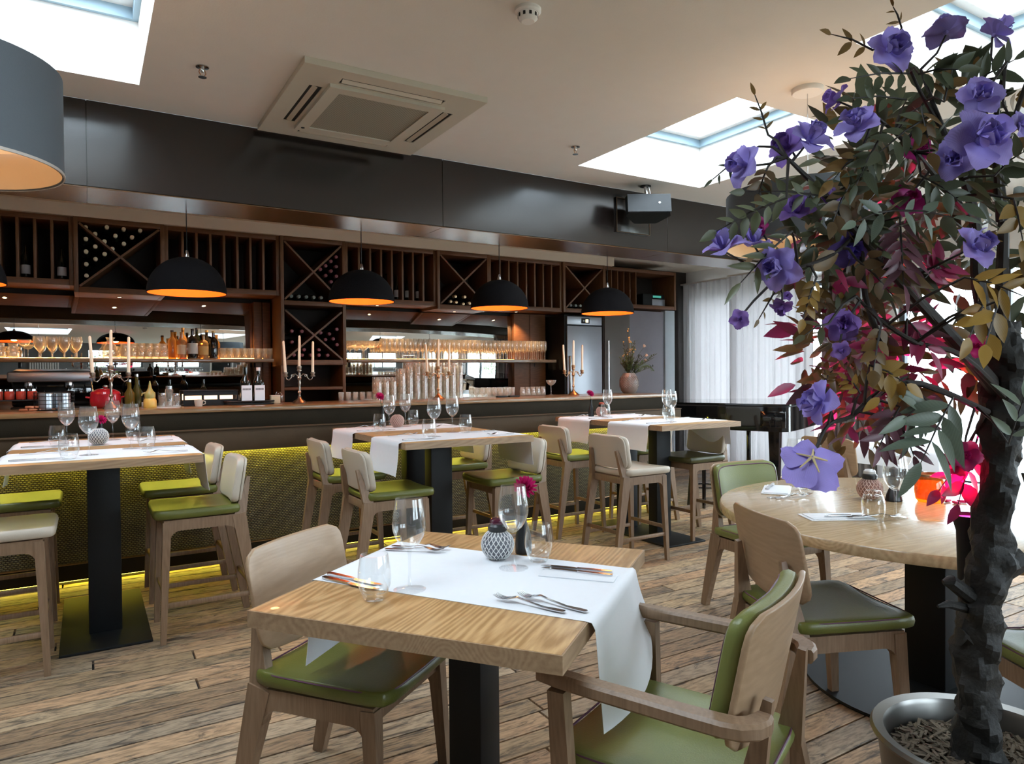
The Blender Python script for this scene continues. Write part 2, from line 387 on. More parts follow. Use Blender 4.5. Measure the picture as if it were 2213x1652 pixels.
m_greyc = cloth('grey_curtain_fabric', (.38,.36,.35), .4)
# ================================================================== THE ROOM
def plate(mb, a0, a1, b0, b1, holes, mk, t0, t1):
    """slab with rectangular holes; mk(a,b,t) -> point"""
    A = sorted({a0, a1, *[h[0] for h in holes], *[h[1] for h in holes]}); B = sorted({b0, b1, *[h[2] for h in holes], *[h[3] for h in holes]})
    solid = lambda i, j: 0 <= i < len(A)-1 and 0 <= j < len(B)-1 and not any(h[0] <= (A[i]+A[i+1])/2 <= h[1] and h[2] <= (B[j]+B[j+1])/2 <= h[3] for h in holes)
    W = len(B); N = len(A)*W
    vs = [mk(a,b,t) for t in (t0,t1) for a in A for b in B]; fs = []
    for i in range(len(A)-1):
        for j in range(len(B)-1):
            if not solid(i,j): continue
            q = (i*W+j, (i+1)*W+j, (i+1)*W+j+1, i*W+j+1); fs += [q, tuple(N+k for k in reversed(q))]
            for di, dj, e in ((-1,0,(0,3)),(1,0,(1,2)),(0,-1,(0,1)),(0,1,(3,2))):
                if not solid(i+di,j+dj): fs.append((q[e[0]], q[e[1]], N+q[e[1]], N+q[e[0]]))
    return mb.add(vs, fs)

# floor: dark underlay with separate reclaimed boards laid along the bar
FLOOR = struct('floor', MB().box(LX, WX, WY0, WY1, -.12, -.02), m_dark)
m_plank = plank_mat('weathered_oak_board', False); m_planks = plank_mat('weathered_oak_board_far', True)
ROWW, GAP = .118, .009
LEN = (1.25, 1.6, 1.95, 2.3)
pl = []
y = WY0; rp = random.Random(3)
while y < WY1-.02:
    x = LX - rp.random()*1.8; y1 = min(y+ROWW, WY1)
    while x < WX:
        k = rp.randrange(4); pl.append((x, y, k)); x += LEN[k]
    y += ROWW
def shown(x, y, L):
    best = 0; vis = 0
    for t in (.05,.25,.5,.75,.95):
        v = Vector((x+L*t, y+.06, -EYE)); z = v.dot(F)
        if z < .6: continue
        u, v_ = v.dot(R2)/z*1510, -v.dot(U2)/z*1510
        if abs(u) < 1140 and abs(v_) < 850: vis += 1; best = max(best, 1/z**2)
    return best*vis
pl.sort(key=lambda p: -shown(p[0], p[1], LEN[p[2]]))
pmesh = [mesh_of(MB().rbox(GAP/2, L-GAP/2, GAP/2, ROWW-GAP/2, -.02, 0, .0015, 1), 'plank', m_plank) for L in LEN]
rest = MB()
for n, (x, y, k) in enumerate(pl):
    lo, hi = x, x+LEN[k]
    if n < 292 and lo > LX and hi < WX and y+ROWW <= WY1:
        inst('plank', pmesh[k], TR(x, y, -random.Random(n).random()*.0012), FLOOR)
    else:
        lo, hi = max(lo, LX), min(hi, WX)
        if hi-lo > .02: rest.box(lo+GAP/2, hi-GAP/2, y+GAP/2, min(y+ROWW, WY1)-GAP/2, -.02, 0)
tag(rest.build('plank_field', m_planks, FLOOR, False), kind='stuff')

# ceiling with four skylight wells
cm = MB(); plate(cm, LX, WX, WY0, 5.0, [(a,b,c,d) for a,b,c,d in SKYLIGHTS], lambda a,b,t: (a,b,t), HC, HC+.06)
CEIL = struct('ceiling', cm, m_ceil)
struct('ceiling_bar', MB().box(LX, WX, 5.45, WY1, 2.83, 2.9), m_cream)
for n, (x0, x1, y0, y1) in enumerate(SKYLIGHTS):
    root = structroot('window_%d' % (n+1))
    zt = HC+.36
    sh = MB(); t = .05
    plate(sh, x0-t, x1+t, y0-t, y1+t, [(x0,x1,y0,y1)], lambda a,b,z: (a,b,z), HC+.06, zt)
    # inner well faces reach down to the ceiling plane
    sh.build('well_lining', m_white, root, False)
    fr = MB(); plate(fr, x0-t, x1+t, y0-t, y1+t, [(x0+.03,x1-.03,y0+.03,y1-.03)], lambda a,b,z: (a,b,z), zt, zt+.09)
    fr.build('frame', m_blue, root, False)
    sa = MB(); plate(sa, x0+.03, x1-.03, y0+.03, y1-.03, [(x0+.09,x1-.09,y0+.09,y1-.09)], lambda a,b,z: (a,b,z), zt+.065, zt+.1)
    sa.build('sash', m_white, root, False)
    MB().box(x0+.08, x1-.08, y0+.08, y1-.08, zt+.08, zt+.088).build('glass_pane', m_pane, root, False)

# walls
WH = [(y0, y1, .12, 2.46) for y0, y1 in WINDOWS]
wm = MB(); plate(wm, WY0, WY1, 0, HC+.06, WH, lambda a,b,t: (t,a,b), WX, WX+.25)
struct('wall_right', wm, m_white)
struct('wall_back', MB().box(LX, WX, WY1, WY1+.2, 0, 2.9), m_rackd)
struct('wall_left', MB().box(LX-.2, LX, WY0, WY1, 0, HC+.06), m_grey)
fw = MB(); plate(fw, LX, WX, 0, HC+.06, [(6.3,7.3,0,2.15)]+[(a,b,.75,2.45) for a,b in FRONT_WIN], lambda a,b,t: (a,t,b), WY0-.2, WY0)
struct('wall_front', fw, m_grey)
d = structroot('door_1')
MB().rbox(6.32, 7.28, WY0-.12, WY0-.06, 0, 2.13, .004).build('door_leaf', m_dark, d)
MB().rbox(7.12, 7.16, WY0-.06, WY0-.02, .95, 1.15, .006).build('door_handle', m_steel, d)
fm = MB(); plate(fm, 6.22, 7.38, 0, 2.25, [(6.3,7.3,0,2.17)], lambda a,b,t: (a,t,b), WY0-.02, WY0+.02); fm.build('door_frame', m_white, d, False)
struct('trim_1', MB().box(LX, 5.9, 7.10, WY1, 2.725, 2.83), m_cream)
struct('baseboard_front', MB().box(LX, 2.2, WY0, WY0+.015, 0, .1), m_white)
for n, (y0, y1) in enumerate(WINDOWS):
    root = structroot('window_%d' % (n+5))
    ym = y0+(y1-y0)*.5
    f = MB()
    plate(f, y0, y1, .12, 2.46, [(y0+.06, ym-.035, .18, 2.40), (ym+.035, y1-.06, .18, 2.40)], lambda a,b,t: (t,a,b), WX+.07, WX+.13)
    f.build('window_frame', M('dark_window_frame_%d' % n, (.035,.045,.055), .45), root, False)
    for a, b in ((y0+.05, ym-.03), (ym+.03, y1-.05)):
        MB().box(WX+.095, WX+.103, a, b, .17, 2.41).build('glass_pane', m_pane, root, False)
    MB().rbox(WX-.06, WX+.08, y0-.04, y1+.04, .085, .12, .006).build('window_sill', m_white, root)

for n, (x0, x1) in enumerate(FRONT_WIN):
    root = structroot('window_%d' % (n+9)); xm = (x0+x1)/2; f = MB()
    plate(f, x0, x1, .75, 2.45, [(x0+.06,xm-.035,.81,2.39),(xm+.035,x1-.06,.81,2.39)], lambda a,b,t: (a,t,b), WY0-.13, WY0-.07)
    f.build('window_frame', M('grey_window_frame_%d' % n, (.06,.07,.08), .45), root, False)
    for a, b in ((x0+.05,xm-.03),(xm+.03,x1-.05)): MB().box(a, b, WY0-.104, WY0-.096, .80, 2.40).build('glass_pane', m_pane, root, False)
    MB().rbox(x0-.04, x1+.04, WY0-.08, WY0+.08, .715, .75, .006).build('window_sill', m_white, root)
# dropped fascia over the bar, clad in dark panels
FA = structroot('trim_2')
MB().box(LX, WX, 5.012, 5.45, 2.505, HC+.02).build('core', m_fascia, FA, False)
edges = [LX, -2.38, 0.02, 2.42, 4.82, WX]
for a, b in zip(edges, edges[1:]):
    MB().rbox(a+.0015, b-.0015, 5.0, 5.014, 2.5, HC, .001, 1).build('fascia_panel', m_fascia, FA)
    MB().rbox(a+.0015, b-.0015, 5.0, 5.45, 2.495, 2.506, .001, 1).build('soffit_panel', M('lamp_glow_soffit_lacquer', (.12,.058,.022), .26, var=.15, spec=.6) if a == LX else bpy.data.materials['lamp_glow_soffit_lacquer'], FA)  # underside coloured coppery: reflected lamp glow put into the base colour

# outside: pale terrace and planting seen through the windows
tag(MB().box(LX-8, 40, -25, WY0-.3, -.35, -.15).build('garden_path', M('garden_paving', (.30,.32,.27), .85), None, False), kind='structure')
tag(MB().box(WX+.3, 40, WY0-.3, 30, -.35, -.15).build('terrace', M('pale_terrace_paving', (.42,.42,.40), .8), None, False), kind='structure')

# radiator on the front wall, seen in the mirror
r = thing('radiator', 'white ribbed radiator on the grey wall reflected in the mirror', 'radiator', (-.3, WY0+.06, .35))
for k in range(12): MB().rbox(-.5+k*.085, -.44+k*.085, 0, .06, 0, .95, .012).build('rib', m_white, r)
MB().rbox(-.52, .52, .015, .045, .88, .92, .006).build('header_pipe', m_white, r)
MB().rbox(-.52, .52, .015, .045, .04, .08, .006).build('header_pipe', m_white, r)

# ------------------------------------------------------------------ curtains
def curtain(name, label, y0, y1, x, z0, z1, mat, n, amp, group=None):
    c = thing(name, label, 'curtain', (x, (y0+y1)/2, z0), 0, group)
    L = y1-y0; ph = random.random()*6
    def fn(u, v):
        s = u*n*2*PI+ph
        a = amp*(.75+.25*math.sin(3.1*u*n+ph))*(1-.25*v)
        return (a*math.sin(s)+.012*math.sin(s*2.3+v*2), -L/2+L*u+.012*math.sin(s*1.0+1.2), (z1-z0)*v)
    MB().sheet(fn, int(n*12), 8, .002).build('drape', mat, c, True, 80)
    MB().rbox(-.03, .03, -L/2-.02, L/2+.02, z1-z0, z1-z0+.025, .004).build('curtain_track', m_white, c)
    return c
curtain('sheer_curtain', 'white pleated sheer curtain next to the bar shelving, behind the piano', 6.53, 7.58, WX-.14, .02, 2.62, m_sheer, 9, .05)
curtain('sheer_curtain', 'white pleated sheer curtain between the first sheer and the mauve drape', 5.31, 6.58, WX-.27, .02, 2.62, m_sheer, 11, .05)
curtain('mauve_curtain', 'dusky mauve drape hanging beside the white sheers', 4.98, 5.27, WX-.15, .02, 2.62, m_pinkc, 5, .05)
curtain('grey_curtain', 'warm grey drape between the mauve drape and the bright window', 4.5, 4.94, WX-.15, .02, 2.62, m_greyc, 6, .05)
curtain('sheer_curtain', 'white sheer bunched between two bright windows behind the tree', 2.0, 2.35, WX-.16, .02, 2.62, m_sheer, 5, .05)
curtain('grey_curtain', 'grey drape at the far window reflected in the bar mirror', -.62, -.2, WX-.16, .02, 2.62, m_greyc, 6, .05)
curtain('sheer_curtain', 'white sheer in the corner window reflected in the bar mirror', -2.9, -1.6, WX-.16, .02, 2.62, m_sheer, 14, .04)
# ================================================================== BAR
BX0, BX1 = -2.6, 5.15
bar = thing('bar_counter', 'long dark leather bar with warm wood top and woven front lit by yellow strips', 'bar', (0,5.2,0))
P = lambda x0,x1,y0,y1,z0,z1: MB().rbox(x0,x1,y0-5.2,y1-5.2,z0,z1,.004)
P(BX0,BX1,5.215,5.92,1.085,1.115).build('countertop', m_ctop, bar)
P(BX0,BX1,5.225,5.90,.972,1.085).build('upper_front', m_brownl, bar)
P(BX0,BX1,5.15,5.5,.962,.972).build('ledge', m_band, bar)
P(BX0,BX1,5.16,5.40,.815,.962).build('leather_band', m_band, bar)
P(BX0,BX1,5.30,5.86,.14,.83).build('woven_panel', m_woven, bar)
P(BX0,BX1,5.262,5.33,.035,.138).build('kick_board', m_brownl, bar)
P(BX0,BX1,5.258,5.335,.136,.142).build('kick_ledge', m_copper, bar)
P(BX0,BX1,5.33,5.85,0,.14).build('plinth', m_dark, bar)
P(BX0,BX1-.02,5.262,5.272,.807,.8145).build('led_strip', m_led, bar)
P(BX0,BX1-.02,5.31,5.324,.022,.034).build('led_strip', m_led2, bar)

# back counter behind the bar
bc = thing('back_counter', 'dark walnut back counter running under the mirrors behind the bar', 'counter', (0,7.0,0))
MB().rbox(-2.6, 5.1, 0, .55, .08, .93, .004).build('carcass', m_rack, bc)
MB().rbox(-2.6, 5.1, -.02, .55, .93, .965, .004).build('worktop', m_ctop, bc)
for k in range(12):
    dr = MB().rbox(-2.58+k*.64, -2.58+k*.64+.62, -.018, 0, .1, .9, .003).build('door', m_rack, bc)
    MB().rbox(-2.58+k*.64+.5, -2.58+k*.64+.515, -.04, -.018, .5, .75, .004).build('handle', m_steel, dr)

# ------------------------------------------------------------------ wine rack bays
YR, YW = 7.15, 7.62
posts = [-1.79, -1.12, -.08, .627, 1.658, 2.32, 3.37, 4.045, 5.10, 5.765, 7.05]
ZT = 2.725
def bay(x0, x1, kind, label, zb, group, slats=7, tall=False):
    t = thing('wine_rack', label, 'wine rack', ((x0+x1)/2, YR, zb), 0, group)
    w = (x1-x0)/2; h = ZT-zb; y0 = -.03 if kind == 'X' else 0.0; dp = YW-YR
    MB().rbox(-w, -w+.034, y0, dp, 0, h, .002).build('side_panel', m_slat, t)
    MB().rbox(w-.034, w, y0, dp, 0, h, .002).build('side_panel', m_slat, t)
    MB().rbox(-w+.034, w-.034, y0, dp, h-.045, h, .002).build('top_panel', m_rack, t)
    MB().rbox(-w+.034, w-.034, y0, dp, 0, .05, .002).build('bottom_panel', m_rack, t)
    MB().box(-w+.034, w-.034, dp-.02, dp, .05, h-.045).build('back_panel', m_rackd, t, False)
    cells = []
    if kind == 'X':
        for zz0, zz1 in (((0,h),) if not tall else ((0,.6),(.6,h))):
            if tall and zz0: MB().rbox(-w+.034, w-.034, y0, dp, zz0, zz0+.045, .002).build('shelf', m_rack, t)
            a, b = zz0+.048, zz1-.045; wi = w-.034
            L = math.hypot(2*wi, b-a); ang = math.atan2(b-a, 2*wi)
            for sg in (1,-1):
                mt = TR(0, 0, (a+b)/2) @ RY(-sg*ang)
                MB().box(-L/2+.012, L/2-.012, y0+(.004 if sg > 0 else 0), dp-.02, -.009, .009, mt).build('cross_board', m_slat, t, False)
    elif kind == 'S':
        for k in range(1, slats+1):
            x = -w+.034+(2*w-.068)*k/(slats+1)
            MB().rbox(x-.011, x+.011, 0, .30, .05, h-.045, .002).build('slat', m_slat, t)
    return t
G = 'wine rack bays above the bar mirrors'
bay(posts[0], posts[1], 'X', 'crossed wine rack bay left of the shot bar end', 2.07, G)
bay(posts[1], posts[2], 'S', 'slatted wine rack bay at the far left above the glass shelf', 2.13, G)
bay(posts[2], posts[3], 'X', 'crossed wine rack bay holding bottles with cream caps', 2.07, G)
bay(posts[3], posts[4], 'S', 'slatted wine rack bay behind the leftmost fully visible dome lamp', 2.13, G)
bay(posts[4], posts[5], 'X', 'tall double crossed wine rack with red capped bottles between the mirrors', 1.44, G, tall=True)
bay(posts[5], posts[6], 'S', 'slatted wine rack bay with white labelled bottles behind the second full dome lamp', 2.10, G)
bay(posts[6], posts[7], 'X', 'crossed wine rack bay with a few bottles lying in its bottom', 2.07, G)
bay(posts[7], posts[8], 'S', 'slatted wine rack bay over the champagne flutes beside the fridge', 2.10, G)
bay(posts[8], posts[9], 'X', 'crossed wine rack bay directly above the steel fridge', 2.10, G)
b9 = bay(posts[9], posts[10], 'S', 'half slatted rack bay with an open niche at the curtain end', 2.20, G, slats=5)
for c in list(b9.children):            # slats only fill the left part of the last bay
    if c.name.startswith('slat'):
        for v in c.data.vertices: v.co.x = v.co.x*.52-.30

# tall unit between the mirrors, below the crossed racks
tu = thing('shelf_tower', 'dark walnut open shelf tower below the red capped wine rack', 'shelf', ((posts[4]+posts[5])/2, YR, .965))
w_ = (posts[5]-posts[4])/2
MB().rbox(-w_, -w_+.034, 0, .47, 0, .475, .002).build('side_panel', m_slat, tu); MB().rbox(w_-.034, w_, 0, .47, 0, .475, .002).build('side_panel', m_slat, tu)
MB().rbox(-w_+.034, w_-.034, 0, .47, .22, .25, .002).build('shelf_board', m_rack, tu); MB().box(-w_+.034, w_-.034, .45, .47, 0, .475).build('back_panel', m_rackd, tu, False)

# mirrors, side panels and glass shelves in the two openings
def opening(x0, x1, xm0, xm1, zt, label):
    t = thing('bar_mirror', label[0], 'mirror', ((xm0+xm1)/2, 7.55, .97))
    MB().rbox(-(xm1-xm0)/2, (xm1-xm0)/2, 0, .01, 0, zt-.97, .002).build('mirror_glass', m_mirror, t)
    MB().rbox(-(xm1-xm0)/2, (xm1-xm0)/2, .012, .04, 0, zt-.97, .002).build('backing_board', m_rackd, t)
    s = thing('bar_shelf', label[1], 'shelf', ((x0+x1)/2, 7.18, 1.468))
    MB().rbox(-(x1-x0)/2, (x1-x0)/2, 0, .34, 0, .034, .003).build('shelf_board', m_ctop, s)
    MB().rbox(-(x1-x0)/2+.02, (x1-x0)/2-.02, .326, .338, .036, .046, .002).build('led_strip', m_wled, s)
    for x in (-(x1-x0)/2+.12, 0, (x1-x0)/2-.12): MB().rbox(x-.01, x+.01, .32, .355, -.05, 0, .003).build('bracket', m_black, s)
opening(-2.6, 1.60, -2.6, 1.47, 2.08, ('wide bar mirror left of the wine tower', 'long wooden shelf of bottles and bubble glasses left of the wine tower'))
opening(2.36, 5.03, 2.36, 4.60, 2.06, ('bar mirror right of the wine tower reflecting the windows', 'long wooden shelf of champagne flutes right of the wine tower'))
for x0, x1, lb in ((1.475, 1.64, 'narrow walnut end panel beside the left mirror'), (4.605, 5.08, 'walnut wall panel between the right mirror and the fridge')):
    t = thing('wall_panel', lb, 'panel', (x0, 7.50, .97))
    for k, (a, b) in enumerate(((0,(x1-x0)/2-.003),((x1-x0)/2+.003,x1-x0))): MB().rbox(a, b, 0, .1, 0, 1.12, .002).build('panel_board', m_rack, t)

# recessed downlights under the racks (each with its own small warm spot)
def downlight(x, y, z, lb):
    t = thing('downlight', lb, 'downlight', (x, y, z), 0, 'downlights under the wine racks')
    MB().lathe([(.018,0),(.026,0),(.026,-.005),(.018,-.005)], 16, close=True).build('ring', m_steel, t)
    MB().lathe([(0,-.002),(.017,-.002)], 16).build('lens', m_spot, t)
    l = bpy.data.lights.new('downlight_spot', 'SPOT'); l.energy = 24; l.color = (1,.62,.30); l.spot_size = R(105); l.spot_blend = .6; l.shadow_soft_size = .02
    o = bpy.data.objects.new('downlight_spot', l); COL.objects.link(o); o.parent = t; o.location = (0,0,-.012)
for x, z, lb in ((-.62,2.13,'small round downlight under the far left slatted rack'), (.27,2.07,'small round downlight under the rack with cream capped bottles'), (1.1,2.13,'small round downlight left of the wine tower'),
                 (2.75,2.10,'small round downlight just right of the wine tower'), (3.70,2.07,'small round downlight above the middle of the flutes'), (4.55,2.10,'small round downlight above the last flutes by the fridge')):
    downlight(x, 7.36, z, lb)

# fridge, tall door and grey panel at the right end of the back wall
fr = thing('fridge', 'tall brushed steel fridge with black display under the wine rack', 'fridge', (5.43, 7.12, 0))
MB().rbox(-.30, .30, .03, .50, 0, 2.07, .004).build('body', m_black, fr)
dr = MB().rbox(-.275, .275, 0, .03, .05, 1.93, .006).build('door', m_brush, fr)
MB().rbox(-.255, -.235, -.035, -.003, .9, 1.55, .006).build('handle', m_steel, dr)
hd = MB().rbox(-.275, .275, 0, .03, 1.945, 2.05, .006).build('top_panel', m_brush, fr)
dsp = MB().rbox(-.055, .075, -.004, .002, 1.965, 2.03, .002).build('display', m_dark, hd)
m_digit = emis('display_digits', (1,.75,.45), 3)
for k, x in enumerate((.012, .036)): MB().box(x, x+.016, -.0055, -.0042, 1.978, 2.016).build('digit', m_digit, hd, False)
MB().prism([(-.032,1.997),(-.018,2.008),(-.004,1.997),(-.018,1.986)], -.0055, -.0042, 'y').build('symbol', M('display_symbol', (.5,.5,.5), .4), hd, False)
tc_ = thing('tall_cabinet', 'tall grey brown cabinet with long bar handle right of the fridge', 'cabinet', (6.0, 7.14, 0))
MB().rbox(-.235, .2, .02, .48, 0, 2.19, .004).build('body', M('taupe_cabinet_lacquer', (.12,.10,.085), .4), tc_)
dr = MB().rbox(-.23, .195, 0, .02, .02, 2.17, .004).build('door', bpy.data.materials['taupe_cabinet_lacquer'], tc_)
MB().tube([(-.19,-.03,.95),(-.19,-.03,1.75)], .009).build('handle', m_steel, dr)
d2 = structroot('door_2')
MB().rbox(6.22, 6.86, 7.2, 7.24, 0, 2.17, .004).build('door_leaf', M('lilac_grey_door', (.26,.24,.27), .5), d2)
MB().rbox(6.87, 7.05, 7.18, 7.26, 0, 2.19, .004).build('door_frame', M('pale_blue_door_frame', (.50,.56,.60), .5), d2)
MB().rbox(6.28, 6.31, 7.16, 7.2, 1.0, 1.1, .006).build('door_handle', m_steel, d2)
st = thing('radio', 'small black stereo with dim green display in the open rack niche', 'stereo', (6.72, 7.26, 2.25))
MB().rbox(-.18, .22, 0, .2, 0, .17, .012).build('body', m_black, st); MB().rbox(.0, .15, -.003, .003, .12, .15, .001).build('display', emis('dim_green_display', (.05,.28,.22), .6), st); MB().rbox(-.02, .22, -.006, .0, .01, .10, .004).build('grille', m_brush, st)

# ------------------------------------------------------------------ wine bottles lying in the racks, caps outward
def bottle_mesh(seg=14):
    return [(0,0),(.036,.001),(.038,.006),(.038,.19),(.034,.212),(.018,.238),(.0145,.25),(.0145,.30),(.016,.301),(.016,.308),(0,.308)]
m_bot = M('dark_bottle_glass', (.010,.012,.008), .12, var=.1, coat=.5)
lyb = MB().lathe(bottle_mesh(), 14, RX(PI/2)); ly_me = mesh_of(lyb, 'bottle_body', m_bot)
cap_me = {k: mesh_of(MB().lathe([(.0152,.255),(.0165,.256),(.0172,.309),(.012,.3115),(0,.3118)], 14, RX(PI/2)), 'capsule', m) for k, m in
          (('cream', M('cream_capsule', (.72,.62,.44), .4)), ('red', M('burgundy_capsule', (.22,.045,.06), .4)), ('grey', M('grey_capsule', (.20,.22,.20), .4)), ('gold', M('gold_capsule', (.72,.50,.30), .3, .6)))}
def lying(x, z, k, lb, g):
    t = thing('wine_bottle', lb, 'bottle', (x, YR+.30, z), 0, g)
    inst('bottle_body', ly_me, Matrix(), t); inst('capsule', cap_me[k], Matrix(), t)
xc = (posts[2]+posts[3])/2
for x, z in ((-.26,.25),(-.26,.15),(-.26,.04),(-.26,-.07),(-.26,-.17),(-.19,.20),(-.19,.09),(-.19,-.02),(-.12,.14),(-.12,.03),(-.06,.08)):
    lying(xc+x, 2.38+z+.012, 'cream', 'cream capped wine bottle in the left quarter of its crossed rack', 'cream capped bottles, left quarter')
for x, z in ((-.10,.27),(.03,.265),(.16,.265),(-.035,.20),(.095,.20),(.03,.135)):
    lying(xc+x, 2.40+z-.01, 'cream', 'cream capped wine bottle in the top quarter of its crossed rack', 'cream capped bottles, top quarter')
xc = (posts[4]+posts[5])/2
for x, z in ((.24,.19),(.24,.09),(.24,-.01),(.185,.14),(.185,.04),(.13,.09),(.075,.05),(.13,-.01),(.185,-.07)):
    lying(xc+x, 2.36+z+.01, 'red', 'red capped wine bottle in the upper crossed rack of the wine tower', 'red capped bottles, upper rack')
for k in range(5): lying(xc-.22+k*.075, 2.13, 'grey', 'grey capped wine bottle in the bottom of the upper tower rack', 'grey capped bottles, upper tower rack')
for x, z in ((-.22,.02),(-.12,.02),(-.22,-.09),(.07,.01),(.16,-.0),(.24,.05),(.12,-.06),(.20,-.05),(.24,-.11),(.05,-.165),(-.1,-.165),(-.2,-.22),(-.12,-.22),(-.03,-.22),(.05,-.22),(.14,-.22)):
    lying(xc+x, 1.76+z, 'red', 'red capped wine bottle in the lower crossed rack of the wine tower', 'red capped bottles, lower rack')
xc = (posts[6]+posts[7])/2
for x, z in ((-.16,.09),(-.09,.085),(-.0,.07),(-.10,.15),(.02,.15),(.08,.08)):
    lying(xc+x, 2.07+z, 'gold', 'gold capped bottle in the bottom of the third crossed rack', 'gold capped bottles')
xc = (posts[8]+posts[9])/2
for k in range(3): lying(xc-.2+k*.075, 2.19, 'grey', 'grey capped bottle in the crossed rack above the fridge', 'grey capped bottles above the fridge')
st_me = mesh_of(MB().lathe(bottle_mesh(), 14), 'bottle_body', m_bot)
lab_me = mesh_of(MB().lathe([(.0384,.045),(.0388,.046),(.0388,.125),(.0384,.126)], 14), 'paper_label', M('white_bottle_label', (.62,.60,.60), .7))
def standing(x, y, z, lb, g, lab=True, s=1.0):
    t = thing('wine_bottle', lb, 'bottle', (x, y, z), 0, g); t.scale = (s,)*3
    inst('bottle_body', st_me, Matrix(), t)
    if lab: inst('paper_label', lab_me, Matrix(), t)
    return t
for x in (-.43, -.17): standing(x, YR+.14, 2.18, 'dark standing wine bottle with white label in the far left slatted rack', 'labelled bottles, far left rack', True, .95)
for k in range(4): standing(2.83+k*.13, YR+.14, 2.15, 'dark standing wine bottle with white label behind the second full dome lamp', 'labelled bottles behind the lamp', True, .95)
for k in range(2): standing(6.03+k*.13, YR+.13, 2.25, 'small bottle standing between the slats near the stereo', 'small bottles near the stereo', True, .7)
# ================================================================== CEILING FIXTURES AND LAMPS
def dome_lamp(x, lb, src=[None]):
    z = 1.925
    if src[0] is None:
        t = thing('dome_pendant', lb, 'pendant lamp', (x, 5.45, z), 0, 'black dome pendants over the bar'); src[0] = t
        n = 14; rr = .262; hh = .258
        prof = [(rr*math.cos(PI/2*k/n), hh*math.sin(PI/2*k/n)) for k in range(n+1)]; prof[-1] = (.02, hh)
        prof = [(rr, 0)] + prof[1:-1] + [(.02, hh)]
        MB().lathe([(rr-.004,0)] + prof + [(0,hh)], 40).build('shade', m_velvet, t)
        inn = [(r*.975, q*.97+.001) for r, q in prof]; MB().lathe(inn + [(0, hh*.97)], 40).build('shade_lining', m_gold, t)
        MB().lathe([(0,hh+.05),(.008,hh+.048),(.012,hh+.03),(.018,hh+.01),(.018,hh-.01)], 14).build('cap', m_steel, t)
        MB().tube([(0,0,hh+.04),(0,0,2.497-z)], .0035, 6).build('cord', m_black, t)
        MB().lathe([(0,.075),(.02,.08),(.034,.10),(.03,.13),(.015,.16),(.013,.22),(0,.22)], 14).build('bulb', m_bulb, t)
        l = bpy.data.lights.new('dome_pendant_light', 'POINT'); l.energy = 4.5; l.color = (1,.50,.18); l.shadow_soft_size = .04
        o = bpy.data.objects.new('dome_pendant_light', l); COL.objects.link(o); o.parent = t; o.location = (0,0,.05)
        return t
    return dup(src[0], (x, 5.45, z), 0, lb)
for x, lb in ((.622,'black dome pendant above the two white labelled bottles'), (-.68,'black dome pendant cut off by the left picture edge'), (1.907,'black dome pendant in front of the wine tower'),
              (3.195,'black dome pendant in front of the right mirror'), (4.44,'rightmost black dome pendant, in front of the fridge')): dome_lamp(x, lb)

def drum(x, y, z, r, h, lb):
    t = thing('drum_pendant', lb, 'pendant lamp', (x, y, z))
    MB().lathe([(r-.006,0),(r,0),(r,h),(r-.006,h)], 56, close=True).build('shade', m_drum, t)
    MB().lathe([(r-.007,.004),(r-.007,h-.004)], 56).build('shade_lining', m_drumin, t)
    MB().lathe([(r-.002,-.002),(r+.003,-.002),(r+.003,.008),(r-.002,.008)], 56, close=True).build('rim', M('drum_rim', (.45,.40,.36), .6) if 'drum_rim' not in bpy.data.materials else bpy.data.materials['drum_rim'], t)
    MB().lathe([(0,h*.40),(r-.012,h*.40),(r-.012,h*.40+.004),(0,h*.40+.004)], 48).build('diffuser', cloth('drum_diffuser_%d' % len(bpy.data.materials), (.88,.74,.56), .6), t)
    sp = MB()
    for k in range(3): sp.tube([(0,0,h*.9),(math.cos(k*2.094)*(r-.007),math.sin(k*2.094)*(r-.007),h*.9)], .004, 6)
    sp.build('spider', m_steel, t)
    MB().tube([(0,0,h*.9),(0,0,HC-z-.02)], .003, 6).build('cord', m_steel, t)
    MB().lathe([(0,HC-z-.03),(.085,HC-z-.028),(.09,HC-z-.02),(.09,HC-z)], 24).build('canopy', m_white, t)
    l = bpy.data.lights.new('drum_light', 'POINT'); l.energy = 2.6; l.color = (1,.66,.42); l.shadow_soft_size = .06
    o = bpy.data.objects.new('drum_light', l); COL.objects.link(o); o.parent = t; o.location = (0,0,h*.7)
drum(-.41, 3.05, 2.068, .352, .35, 'big slate grey drum lamp with cream inside, cut by the left picture edge')
drum(3.714, 2.666, 2.08, .47, .32, 'big grey drum lamp half hidden behind the flowering tree')

# air conditioning cassette
ac = thing('air_conditioner', 'square cream ceiling cassette air conditioner with mesh grille', 'air conditioner', (1.565, 4.335, HC))
w_, d_ = .555, .595
def ring(mb, a, b, c, e, z0, z1): return plate(mb, -a, a, -b, b, [(-c,c,-e,e)], lambda p,q,t: (p,q,t), z0, z1)
m_ac = M('cream_plastic', (.56,.52,.43), .45, var=.03)
slots = [(-w_+.10,-w_+.175,-.32,.32),(w_-.175,w_-.10,-.32,.32),(-.32,.32,-d_+.10,-d_+.175),(-.32,.32,d_-.175,d_-.10)]
fm = MB(); plate(fm, -w_, w_, -d_, d_, slots, lambda a,b,t: (a,b,t), -.035, -.029); fm.build('panel', m_ac, ac, False)
plate(MB(), -w_, w_, -d_, d_, [(-w_+.006,w_-.006,-d_+.006,d_-.006)], lambda a,b,t: (a,b,t), -.029, 0).build('panel_rim', m_ac, ac, False)
